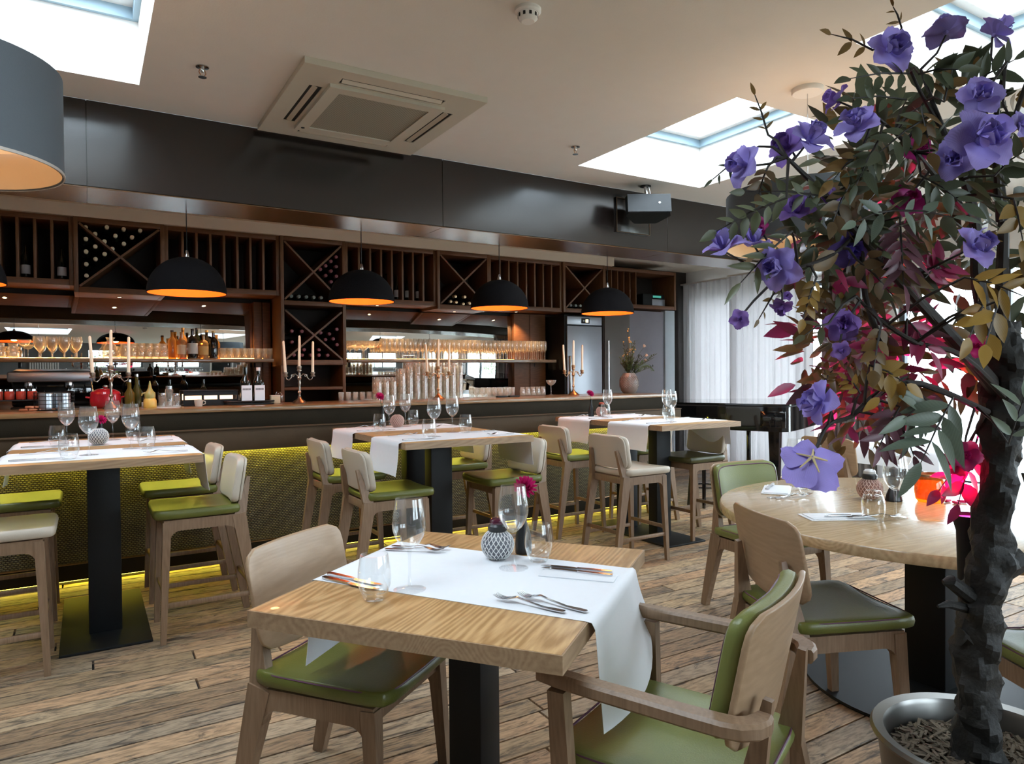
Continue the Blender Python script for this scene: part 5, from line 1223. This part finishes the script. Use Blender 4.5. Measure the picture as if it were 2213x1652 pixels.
# local x along the visible long side, y away from it
out = [(-.80,-.35),(.62,-.35)] + arc(.62,-.25,.10,-90,0,4) + [(.74,.1),(.74,.95),(.5,1.12),(.15,1.15),(-.2,1.0),(-.45,.75),(-.80,.62)]
MB().prism(out, .72, .97, 'z').build('case', m_gloss, pn, False)
MB().prism([(x*1.012,y*1.012) for x,y in out], .985, 1.003, 'z').build('lid', m_gloss, pn, False)
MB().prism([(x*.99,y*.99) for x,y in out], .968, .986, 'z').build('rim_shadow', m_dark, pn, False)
for x, y in ((-.62,-.18),(.55,-.18),(.3,.85)):
    lg = MB().beam((x,y,.08),(x,y,.73),.075,.075,.11,.11).build('leg', m_gloss, pn, False); MB().lathe([(0,0),(.02,0),(.03,.02),(.03,.04),(.02,.08),(0,.08)], 14, TR(x,y,0)).build('castor', m_copper, lg)
MB().rbox(.45,.70,-.362,-.352,.76,.93,.003).build('side_panel', m_gloss, pn)
ly = MB().rbox(.2,.24,.0,.04,.05,.72,.004).build('pedal_post', m_gloss, pn); MB().rbox(.1,.34,-.02,.06,.05,.1,.004).build('pedal_box', m_gloss, pn)
sb = thing('piano_stool', 'low black stool tucked beside the grand piano', 'stool', (5.25,4.95,0), R(20))
MB().lathe([(0,.46),(.15,.46),(.16,.47),(.16,.49),(.14,.505),(0,.51)], 28).build('seat', m_gloss, sb)
for k in range(4): MB().beam((.15*math.cos(k*PI/2+.4),.15*math.sin(k*PI/2+.4),0),(.11*math.cos(k*PI/2+.4),.11*math.sin(k*PI/2+.4),.465),.024,.024,.03,.03).build('leg', m_gloss, sb, False)
MB().tube([(.13*math.cos(a),.13*math.sin(a),.2) for a in [2*PI*k/24 for k in range(25)]], .008, 6).build('footring', m_gloss, sb)
# ================================================================== THE FLOWERING ARTIFICIAL TREE
ROSES=[(1.484,0.863,2.030,0.048,-0.43,-0.90,0.11,0),(1.637,0.829,2.093,0.043,0.18,0.28,0.94,0),(1.680,0.744,2.063,0.038,0.40,-0.63,0.67,0),(1.560,0.721,1.892,0.043,-0.78,-0.61,0.13,0),(1.484,0.684,1.784,0.059,-0.52,-0.85,0.11,0),(1.491,0.738,1.764,0.039,-0.88,-0.44,-0.19,0),(1.605,0.669,1.831,0.028,0.01,-1.00,0.01,0),(1.382,0.923,1.921,0.032,-0.42,0.68,0.60,1),(1.344,0.851,1.841,0.041,-0.84,-0.28,0.47,0),(1.246,0.887,1.805,0.045,-0.06,-0.79,0.60,0),(1.248,0.945,1.807,0.038,-0.95,0.08,0.30,1),(1.130,0.957,1.754,0.041,-0.97,0.22,0.12,0),(1.526,0.713,1.587,0.045,-0.31,-0.92,0.22,0),(1.264,0.933,1.673,0.035,-0.58,-0.43,0.69,1),(1.367,0.929,1.701,0.034,0.16,-0.62,0.76,1),(1.077,0.964,1.588,0.040,-0.52,-0.05,0.86,0),(1.148,0.944,1.598,0.033,-0.19,-0.12,0.97,0),(1.153,0.893,1.542,0.040,-0.98,-0.16,-0.09,0),(1.192,0.915,1.470,0.022,-0.43,-0.26,-0.87,1),(1.403,0.906,1.604,0.040,-0.47,-0.77,-0.44,2),(1.352,0.888,1.434,0.037,-0.76,-0.64,0.12,1),(1.252,0.876,1.280,0.043,-0.94,0.32,0.12,0),(1.202,0.858,1.161,0.058,0.45,0.53,-0.72,0),(1.510,0.842,1.701,0.034,-0.50,-0.83,0.23,3),(1.532,0.830,1.814,0.028,-0.69,-0.72,0.01,3),]
BLOOMS=[(1.103,0.946,1.443,0.020,-0.60,-0.79,-0.09,1),(1.309,0.866,1.381,0.021,-0.41,-0.86,-0.30,1),(1.155,0.940,1.630,0.019,-0.89,-0.45,0.02,3),(1.548,0.821,1.854,0.020,-0.11,-0.72,0.69,3),(1.689,0.787,1.392,0.027,-0.79,-0.62,0.01,4),(1.715,0.826,1.143,0.036,-0.76,-0.64,0.12,4),(1.808,0.886,1.114,0.034,-0.89,-0.45,0.02,4),(1.218,0.923,1.492,0.011,-0.48,-0.80,0.36,1),]
SPRAYS=[(1.471,0.895,2.037,1.375,0.929,2.062,5,0.036,0.42,1),(1.555,0.879,2.099,1.520,0.878,2.136,4,0.027,0.25,1),(1.518,0.842,1.977,1.363,0.877,1.946,9,0.046,0.40,0),(1.492,0.833,1.913,1.375,0.881,1.909,8,0.043,0.42,0),(1.215,0.965,1.830,1.193,0.980,1.913,7,0.027,0.30,1),(1.174,0.955,1.797,1.077,0.989,1.725,8,0.024,0.28,0),(1.169,0.886,1.677,1.051,0.956,1.613,11,0.045,0.42,2),(1.293,0.881,1.694,1.132,0.955,1.699,9,0.043,0.42,2),(1.194,0.892,1.616,1.090,0.931,1.512,9,0.057,0.25,2),(1.385,0.801,1.660,1.509,0.748,1.649,5,0.056,0.40,5),(1.385,0.801,1.660,1.302,0.827,1.633,4,0.056,0.35,5),(1.447,0.822,1.657,1.421,0.800,1.514,14,0.073,0.24,3),(1.252,0.879,1.527,1.228,0.893,1.444,9,0.032,0.55,4),(1.362,0.811,1.433,1.328,0.807,1.340,8,0.037,0.62,1),(1.341,0.823,1.350,1.384,0.773,1.312,5,0.048,0.50,4),(1.404,0.784,1.326,1.356,0.812,1.285,5,0.045,0.45,4),(1.452,0.699,1.518,1.513,0.626,1.478,7,0.059,0.30,4),(1.497,0.683,1.474,1.447,0.688,1.401,5,0.049,0.50,4),(1.498,0.659,1.472,1.452,0.662,1.387,4,0.057,0.45,4),(1.504,0.746,1.283,1.385,0.746,1.160,9,0.098,0.28,5),(1.495,0.786,1.272,1.403,0.783,1.247,6,0.085,0.30,5),(1.411,0.802,1.265,1.355,0.812,1.187,10,0.055,0.30,3),(1.415,0.799,1.218,1.414,0.776,1.168,6,0.047,0.32,3),(1.289,0.879,1.435,1.231,0.891,1.411,3,0.041,0.36,2),(1.298,0.895,1.313,1.296,0.873,1.341,7,0.019,0.40,1),(1.343,0.844,1.294,1.320,0.859,1.322,6,0.024,0.50,4),(1.535,0.831,1.975,1.553,0.761,1.963,8,0.056,0.42,0),(1.615,0.782,1.935,1.652,0.701,1.981,8,0.062,0.38,0),(1.503,0.790,1.868,1.363,0.816,1.776,9,0.058,0.38,0),(1.580,0.802,1.915,1.598,0.793,1.985,6,0.054,0.50,1),(1.487,0.801,1.887,1.471,0.774,1.781,8,0.046,0.50,1),(1.383,0.828,1.810,1.322,0.839,1.711,9,0.058,0.30,0),(1.350,0.847,1.783,1.283,0.864,1.721,7,0.043,0.45,1),(1.616,0.720,1.742,1.608,0.666,1.774,6,0.056,0.40,0),(1.648,0.699,1.693,1.606,0.665,1.598,6,0.058,0.50,4),(1.189,0.945,1.756,1.156,0.941,1.695,7,0.041,0.50,6),(1.329,0.859,1.717,1.282,0.863,1.638,6,0.049,0.45,6),(1.485,0.800,1.743,1.525,0.739,1.677,8,0.058,0.38,0),(1.541,0.821,1.538,1.584,0.795,1.577,7,0.056,0.35,7),(1.526,0.852,1.451,1.548,0.814,1.379,8,0.060,0.35,7),(1.521,0.829,1.300,1.458,0.843,1.262,7,0.044,0.50,6),(1.689,0.725,1.179,1.696,0.699,1.279,6,0.070,0.30,5),(1.201,0.911,1.527,1.152,0.939,1.444,6,0.019,0.40,1),(1.367,0.868,1.571,1.422,0.822,1.493,8,0.044,0.50,6),(1.871,0.872,1.168,1.807,0.885,1.012,9,0.066,0.50,7),(1.871,0.906,1.107,1.789,0.920,1.043,6,0.051,0.50,7),]
PC = Vector((1.825,.838,0))
# planter
p = thing('planter_pot', 'silver grey round planter pot with wide rim at the right front', 'plant pot', PC)
m_pot = M('brushed_pewter_pot', (.20,.195,.185), .30, .85, var=.06)
MB().lathe([(0,0),(.17,0),(.18,.01),(.205,.25),(.226,.435),(.238,.44),(.242,.448),(.236,.457),(.212,.452),(.206,.44),(.2,.36),(0,.35)], 64).build('pot', m_pot, p)
MB().lathe([(0,.40),(.1,.40),(.2045,.385)], 40).build('soil', M('dark_soil', (.02,.016,.012), .95, bump=.6, bscale=40), p)
ch = MB(); rc = random.Random(9)
for k in range(1500):
    a = rc.uniform(0,2*PI); r_ = .19*math.sqrt(rc.random()); L = rc.uniform(.008,.024)
    ch.box(-L,L,-rc.uniform(.0015,.005),rc.uniform(.0015,.005),-.0012,.0012, TR(r_*math.cos(a), r_*math.sin(a), .402-.015*(r_/.2)**2+rc.uniform(0,.016)) @ RZ(rc.uniform(0,6)) @ RY(rc.uniform(-.5,.5)) @ RX(rc.uniform(-.6,.6)))
tag(ch.build('bark_mulch', M('grey_brown_bark', (.12,.095,.065), .9, var=.5, scale=60), p, False), kind='stuff')
o = MB().prism([(-.03,-.008),(.01,-.012),(.032,.0),(.0,.012)], 0, .003, 'z', RX(.3)).build('fallen_leaf', M('fallen_gold_leaf', (.55,.33,.04), .5), p, False); o.location = (.10,-.095,.415)

tree = thing('flowering_tree', 'artificial tree with black wrapped trunk, violet roses and mixed leaves', 'tree', (PC.x,PC.y,.40))
BASE = Vector((PC.x,PC.y,.40))
def loc_(pt): return tuple(Vector(pt)-BASE)
m_bark = M('black_crinkled_wrap', (.012,.0115,.0105), .6, spec=.35, var=.3, scale=20, bump=.5, bscale=40)
m_branch = M('dark_branch', (.018,.014,.012), .6, var=.3)
# gnarled trunk: rings pushed about
TP = [(1.800,.838,.36),(1.800,.838,.459),(1.797,.837,.569),(1.795,.840,.679),(1.806,.835,.789),(1.834,.820,.872),(1.829,.824,.953),(1.845,.816,1.063),(1.855,.811,1.173),(1.863,.808,1.283),(1.861,.811,1.382),(1.87,.815,1.46)]
TRR = [.056,.050,.046,.045,.046,.052,.038,.038,.044,.050,.044,.030]
pts = []; rad = []
for i in range(len(TP)-1):
    for k in range(8):
        f_ = k/8; pts.append(Vector(TP[i]).lerp(Vector(TP[i+1]), f_)); rad.append(TRR[i]*(1-f_)+TRR[i+1]*f_)
seg = 22; vs = []; n = len(pts); rt_ = random.Random(4)
ph = [rt_.uniform(0,6.28) for _ in range(12)]
for i, q in enumerate(pts):
    for k in range(seg):
        a = 2*PI*k/seg; z = q.z
        w_ = 1+.10*math.sin(2*a+z*22+ph[0])+.08*math.sin(3*a-z*37+ph[1])+.07*math.sin(z*95+2*a+ph[2])+.05*math.sin(5*a+z*60+ph[3])+.06*rt_.uniform(-1,1)
        vs.append((q.x-BASE.x+rad[i]*w_*math.cos(a), q.y-BASE.y+rad[i]*w_*math.sin(a), q.z-BASE.z+.006*math.sin(3*a+z*50)))
fs = [(i*seg+k, i*seg+(k+1)%seg, (i+1)*seg+(k+1)%seg, (i+1)*seg+k) for i in range(n-1) for k in range(seg)] + [tuple(range((n-1)*seg,n*seg))]
trunk = MB().add(vs, fs).build('trunk', m_bark, tree, True, 22)
for a0, b0, c0, r0 in (((1.78,.84,.80),(1.72,.86,.845),(1.705,.868,.842),.016), ((1.785,.84,.77),(1.72,.862,.79),(1.69,.872,.787),.010), ((1.84,.81,.87),(1.885,.79,.885),(1.905,.78,.872),.030), ((1.775,.845,.70),(1.755,.853,.715),(1.747,.856,.69),.018), ((1.83,.83,.74),(1.85,.825,.77),(1.862,.82,.765),.02), ((1.775,.845,.56),(1.762,.85,.565),(1.755,.853,.535),.014)):
    MB().tube([loc_(a0),loc_(b0),loc_(c0)], [r0*1.2,r0,r0*.35], 9).build('knot', m_bark, trunk, True, 30)
LIMBS = {'A':([(1.86,.81,1.272),(1.763,.823,1.349),(1.649,.847,1.444),(1.549,.875,1.535),(1.477,.884,1.602)],.020,.007),
 'B':([(1.861,.811,1.382),(1.883,.823,1.538),(1.91,.832,1.698),(1.904,.838,1.811),(1.864,.84,1.939)],.018,.005),
 'C':([(1.844,.821,1.36),(1.792,.832,1.534),(1.765,.827,1.682),(1.72,.833,1.784),(1.676,.861,1.911),(1.641,.884,2.028)],.018,.003),
 'D':([(1.70,.838,1.40),(1.593,.858,1.484),(1.457,.873,1.579),(1.328,.894,1.687),(1.245,.91,1.746),(1.204,.912,1.768)],.011,.003),
 'E':([(1.477,.884,1.602),(1.428,.891,1.639),(1.327,.893,1.581),(1.221,.899,1.546),(1.193,.915,1.537)],.0055,.002),
 'F':([(1.85,.79,1.26),(1.66,.804,1.37),(1.522,.83,1.399),(1.436,.86,1.448),(1.376,.874,1.495)],.008,.003),
 'G':([(1.80,.817,1.24),(1.581,.852,1.309),(1.453,.871,1.291),(1.364,.877,1.244),(1.295,.884,1.228),(1.262,.892,1.172)],.008,.003),
 'H':([(1.676,.861,1.90),(1.62,.873,1.967),(1.574,.878,2.022),(1.538,.889,2.048)],.005,.002),
 'I':([(1.47,.877,1.40),(1.43,.887,1.499),(1.425,.892,1.599),(1.424,.894,1.639)],.007,.004),
 'J':([(1.90,.835,1.70),(1.80,.80,1.86),(1.70,.75,1.93),(1.62,.70,1.97)],.009,.003),
 'K':([(1.90,.84,1.80),(1.86,.78,1.95),(1.80,.70,2.08)],.008,.003),
 'L':([(1.765,.827,1.68),(1.62,.82,1.74),(1.50,.82,1.80),(1.40,.84,1.86)],.008,.003)}
def smooth_path(P_, n=4):
    P_ = [Vector(q) for q in P_]; o_ = []
    for i in range(len(P_)-1):
        p0 = P_[max(i-1,0)]; p1 = P_[i]; p2 = P_[i+1]; p3 = P_[min(i+2,len(P_)-1)]
        for k in range(n):
            t_ = k/n; o_.append(.5*((2*p1)+(p2-p0)*t_+(2*p0-5*p1+4*p2-p3)*t_*t_+(3*p1-p0-3*p2+p3)*t_**3))
    return o_+[P_[-1]]
LPTS = []
for k_, (P_, r0, r1) in LIMBS.items():
    sp_ = smooth_path(P_); LPTS += sp_
    MB().tube([loc_(q) for q in sp_], [r0+(r1-r0)*i/(len(sp_)-1) for i in range(len(sp_))], 8).build('branch', m_branch, tree)
def near_limb(pt):
    return min(LPTS, key=lambda q: (q-pt).length)
LEAFC = [(.070,.088,.050),(.18,.105,.030),(.118,.138,.075),(.16,.065,.092),(.33,.20,.042),(.15,.195,.145),(.14,.092,.045),(.28,.026,.088)]
LM = [leafmat('leaf_%s' % nm, c, .22, .42) for nm, c in zip(('deep_green','bronze','sage','plum','old_gold','grey_mint','umber','magenta'), LEAFC)]
def leaf_geo(mb, mt, w):
    xs = (0,.12,.32,.55,.78,1.0); hw = (0.02,.6,1.0,.92,.55,.02); vs = []; fs = []
    for x, h_ in zip(xs, hw): vs += [(x, -h_*w/2, .05*h_-.10*x*x), (x, 0, -.10*x*x), (x, h_*w/2, .05*h_-.10*x*x)]
    for i in range(5):
        a = 3*i; fs += [(a,a+3,a+4,a+1),(a+1,a+4,a+5,a+2)]
    mb.add(vs, fs, mt)
lmesh = {}
def leaf_mesh(kind, w):
    key = (kind, round(w,2))
    if key not in lmesh:
        mb = MB(); leaf_geo(mb, Matrix(), w); lmesh[key] = mesh_of(mb, 'leaf', LM[kind], True, 60)
    return lmesh[key]
def orient(pos, d, nrm, L):
    x = d.normalized(); z = (nrm - x*nrm.dot(x)).normalized(); y = z.cross(x)
    m_ = Matrix((x, y, z)).transposed().to_4x4(); m_.translation = pos
    return m_ @ SC(L)
rl = random.Random(21); stuff = [MB() for _ in LEAFC]; count = 0
TOCAM = -F
for sx0, sy0, sz0, sx1, sy1, sz1, n_, L, wr, kd in SPRAYS:
    a0 = Vector((sx0,sy0,sz0)); a1 = Vector((sx1,sy1,sz1)); ax = (a1-a0); Ls = ax.length; axn = ax.normalized()
    nl = near_limb(a0); tw = [nl, nl.lerp(a0,.5)+Vector((0,0,.01)), a0, a0.lerp(a1,.5)+Vector((0,0,.006)), a1]
    MB().tube([loc_(q) for q in tw], [.0035,.003,.0024,.002,.001], 5).build('twig', m_branch, tree)
    side = axn.cross(TOCAM).normalized()
    for k in range(n_):
        f_ = 1.0 if k == n_-1 else (k//2+.6)/((n_+1)//2)*.95
        sg = 0 if k == n_-1 else (1 if k % 2 else -1)
        pos = a0.lerp(a1, min(1,f_)) - BASE
        d_ = axn*(.75 if sg else 1)+side*sg*.9+TOCAM*rl.uniform(-.35,.45)+Vector((0,0,-.15))
        nr = TOCAM+Vector((rl.uniform(-.6,.6),rl.uniform(-.6,.6),rl.uniform(-.2,.9)))
        mt = orient(pos, d_, nr, L*rl.uniform(.8,1.12))
        if count < 296: inst('leaf', leaf_mesh(kd, wr), mt, tree); count += 1
        else: leaf_geo(stuff[kd], mt, wr)
# the mass of leaves inside and behind
def fill(cx_, cy_, cz_, rx, ry, rz_, n_, kinds, L0, L1, w0=.3, w1=.5):
    for k in range(n_):
        d_ = Vector((rl.gauss(0,1),rl.gauss(0,1),rl.gauss(0,1))).normalized()*rl.random()**.4
        pos = Vector((cx_+d_.x*rx, cy_+d_.y*ry, cz_+d_.z*rz_))-BASE
        dr_ = (d_+Vector((rl.uniform(-.8,.8),rl.uniform(-.8,.8),rl.uniform(-.9,.4)))).normalized()
        kd = rl.choice(kinds); leaf_geo(stuff[kd], orient(pos, dr_, Vector((rl.uniform(-1,1),rl.uniform(-1,1),rl.uniform(.1,1))), rl.uniform(L0,L1)), rl.uniform(w0,w1))
fill(1.66,.94,1.80,.28,.18,.19,210,(0,2,0,1,6,2),.05,.095)
fill(1.86,.90,1.90,.22,.18,.18,130,(0,0,1,0,6),.05,.10)
fill(1.50,.97,1.60,.22,.16,.13,150,(0,3,6,7,1,2),.045,.09)
fill(1.62,1.00,1.38,.24,.16,.15,200,(6,1,7,3,7,1),.045,.085)
fill(1.90,.98,1.50,.2,.16,.25,90,(0,4,1,6,0),.05,.10)
fill(1.40,.93,1.66,.16,.08,.10,60,(0,2,6,0),.04,.07)
fill(1.54,.95,1.25,.16,.10,.10,110,(6,3,1,7),.04,.07)
fill(1.44,.93,1.42,.10,.08,.10,60,(1,4,6),.03,.05)
fill(2.02,.86,1.75,.14,.16,.30,80,(0,0,1),.05,.10)
for nm, mb in zip(('deep_green','bronze','sage','plum','gold','mint','umber','magenta'), stuff):
    if mb.v: tag(mb.build('foliage', LM[('deep_green','bronze','sage','plum','gold','mint','umber','magenta').index(nm)], tree, True, 60), kind='stuff')
# roses: bud, three whorls of petals
PETC = [leafmat('violet_petal', (.33,.265,.66), .20, .7), leafmat('deep_purple_petal', (.25,.14,.48), .20, .7), leafmat('indigo_petal', (.16,.12,.52), .16, .7), leafmat('magenta_tree_petal', (.42,.02,.20), .3, .6), leafmat('hot_pink_tree_petal', (.50,.015,.16), .35, .5)]
def rose_petal_mesh(mat, cup, nm):
    mb = MB(); g = []
    nu, nv = 7, 6
    for i in range(nu+1):
        u = i/nu
        for j in range(nv+1):
            v = -1+2*j/nv; wd = .54*math.sin(min(1,u*1.45+.16)*PI/2)*(1-max(0,u-.55)**2*1.7)
            x = u*(1-.17*v*v*u+.03*math.cos(v*9)*u); y = v*wd
            z = cup*(u**1.4)*.42 + cup*.42*v*v*u - .9*max(0,u-.62)**1.6*(1.5-cup*.4) - .10*math.exp(-(v*3)**2)*u*(1-u)*2 + .03*math.sin(v*4+u*5)*u
            g.append((x,y,z))
    fs = [(i*(nv+1)+j,(i+1)*(nv+1)+j,(i+1)*(nv+1)+j+1,i*(nv+1)+j+1) for i in range(nu) for j in range(nv)]
    return mesh_of(MB().add(g, fs), nm, mat, True, 80)
pmesh_ = {}
def rose(x, y, z, r, nx, ny, nz, kd, whorls, joined=False):
    m_ = Vector((nx,ny,nz)).to_track_quat('Z','Y').to_matrix().to_4x4(); m_.translation = Vector((x,y,z))-BASE
    for cup in (1.5,.95,.3):
        if (kd,cup) not in pmesh_: pmesh_[kd,cup] = rose_petal_mesh(PETC[kd], cup, 'petal')
    if (kd,'b') not in pmesh_: pmesh_[kd,'b'] = mesh_of(MB().lathe([(0,-.35),(.10,-.28),(.16,-.05),(.19,.12),(.15,.30),(.07,.36),(.05,.28),(0,.26)], 12), 'flower', PETC[kd])
    f_ = inst('flower', pmesh_[kd,'b'], m_ @ SC(r), tree)
    jb = MB()
    for cup, n_, L, lift, tilt in whorls:
        a0 = rl.uniform(0,6)
        for k in range(n_):
            a = a0+2*PI*k/n_+rl.uniform(-.12,.12)
            if joined:
                jm = RZ(a) @ TR(.05,0,lift) @ RY(-tilt+rl.uniform(-.2,.2)) @ SC(L); me_ = pmesh_[kd,cup]
                jb.add([tuple(v_.co) for v_ in me_.vertices], [tuple(p_.vertices) for p_ in me_.polygons], jm); continue
            inst('petal', pmesh_[kd,cup], RZ(a) @ TR(.05,0,lift) @ RY(-tilt+rl.uniform(-.22,.22)) @ RX(rl.uniform(-.25,.25)) @ SC(L*rl.uniform(.88,1.12)), f_)
    if joined: tag(jb.build('petals', PETC[kd], f_, True, 80), kind='stuff')
    q = Vector((nx,ny,nz)); pt = Vector((x,y,z)); nl = near_limb(pt)
    MB().tube([loc_(nl), loc_(nl.lerp(pt,.6)-q*.02), loc_(pt-q*r*.3)], [.0032,.0026,.002], 5).build('twig', m_branch, tree)
for R_ in ROSES:
    rose(*R_[:3], R_[3], *R_[4:7], R_[7], ((1.5,3,.55,.04,1.15),(.95,4,.82,.0,.80),(.3,5,1.06,-.14,.24)))
for R_ in BLOOMS:
    rose(*R_[:3], R_[3], *R_[4:7], R_[7], ((.95,3,.5,.0,.9),(.3,5,1.0,-.05,.25)), True)
cal = MB()
for k in range(5): cal.beam((0,0,0),(.030*math.cos(k*1.257),.030*math.sin(k*1.257),-.012),.005,.003,.002,.002)
R_ = ROSES[22]; q = -Vector(R_[4:7]).normalized(); m_ = q.to_track_quat('Z','Y').to_matrix().to_4x4(); m_.translation = Vector(R_[:3])+q*.018-BASE
inst('calyx', mesh_of(cal, 'calyx', M('pale_straw_calyx', (.62,.50,.26), .6)), m_, tree)

# magenta uplight clipped to the trunk
ul = thing('uplight', 'black cone uplight glowing magenta, staked in the planter beside the trunk', 'uplight', (1.905,.905,0))
m_mag = emis('magenta_light_lens', (1.0,.01,.22), 6.0)
MB().lathe([(.020,.70),(.024,.72),(.030,.93),(.040,.965),(.042,.972),(.038,.972),(.036,.958),(.026,.95),(0,.95)], 28).build('housing', m_black, ul)
MB().lathe([(0,.9605),(.0375,.9605),(.038,.963),(0,.966)], 28).build('lens', m_mag, ul)
MB().tube([(0,0,.388),(0,0,.71)], .008, 8).build('pole', m_black, ul); MB().lathe([(0,.398),(.02,.40),(.022,.408),(.009,.425),(0,.425)], 18).build('ground_collar', m_black, ul)
l = bpy.data.lights.new('magenta_spot', 'SPOT'); l.energy = 52; l.color = (1.0,.02,.18); l.spot_size = R(66); l.spot_blend = .5; l.shadow_soft_size = .03
o = bpy.data.objects.new('magenta_spot', l); COL.objects.link(o); o.parent = ul; o.location = (0,0,.975); o.rotation_euler = Vector((-.30,.08,.50)).to_track_quat('-Z','Y').to_euler()

# things at the right end of the round table
lp = thing('laptop', 'open laptop at the right picture edge on the round table', 'laptop', (2.98,.98,zr), R(60)); MB().rbox(-.16,.16,-.11,.11,0,.014,.004).build('base', m_steel, lp); MB().rbox(-.16,.16,-.004,.004,0,.21,.003,M=TR(0,.112,.012)@RX(R(-18))).build('screen', m_black, lp)

# planting outside the windows
def bush(x, y, h, r, n_, lb, name='garden_shrub'):
    t = thing(name, lb, 'shrub' if name == 'garden_shrub' else 'tree', (x,y,-.15)); mb = MB(); rb = random.Random(int(x*10+y*7))
    tr_ = MB().tube([(0,0,0),(.05,.02,h*.4),(0,.05,h*.8)], [.05,.035,.012], 8).build('trunk', m_branch, t)
    for k in range(n_):
        d_ = Vector((rb.gauss(0,1),rb.gauss(0,1),rb.gauss(0,1))).normalized()*rb.random()**.35
        leaf_geo(mb, orient(Vector((d_.x*r, d_.y*r, h*.55+d_.z*h*.42)), Vector((rb.uniform(-1,1),rb.uniform(-1,1),rb.uniform(-1,.6))), Vector((rb.uniform(-1,1),rb.uniform(-1,1),1)), rb.uniform(.08,.16)), .45)
    tag(mb.build('foliage', m_gleaf, t, True, 60), kind='stuff')
m_gleaf = leafmat('garden_leaf', (.10,.17,.05), .4)
for k, (x, y, h, r, lb) in enumerate(((2.0,-8.0,3.2,1.4,'green shrub outside the wide window behind the viewer'),(4.6,-7.5,2.8,1.3,'leafy green shrub outside the second window behind the viewer'),(11.5,1.0,2.6,1.1,'round green shrub outside the window behind the tree'),(12.5,-2.0,3.4,1.3,'tall green shrub outside the corner window'),(12.0,4.2,2.2,1.0,'low green shrub outside near the grey drape'),(13.0,-5.0,4.0,1.5,'large green shrub far left outside the windows'))): bush(x, y, h, r, 900, lb)
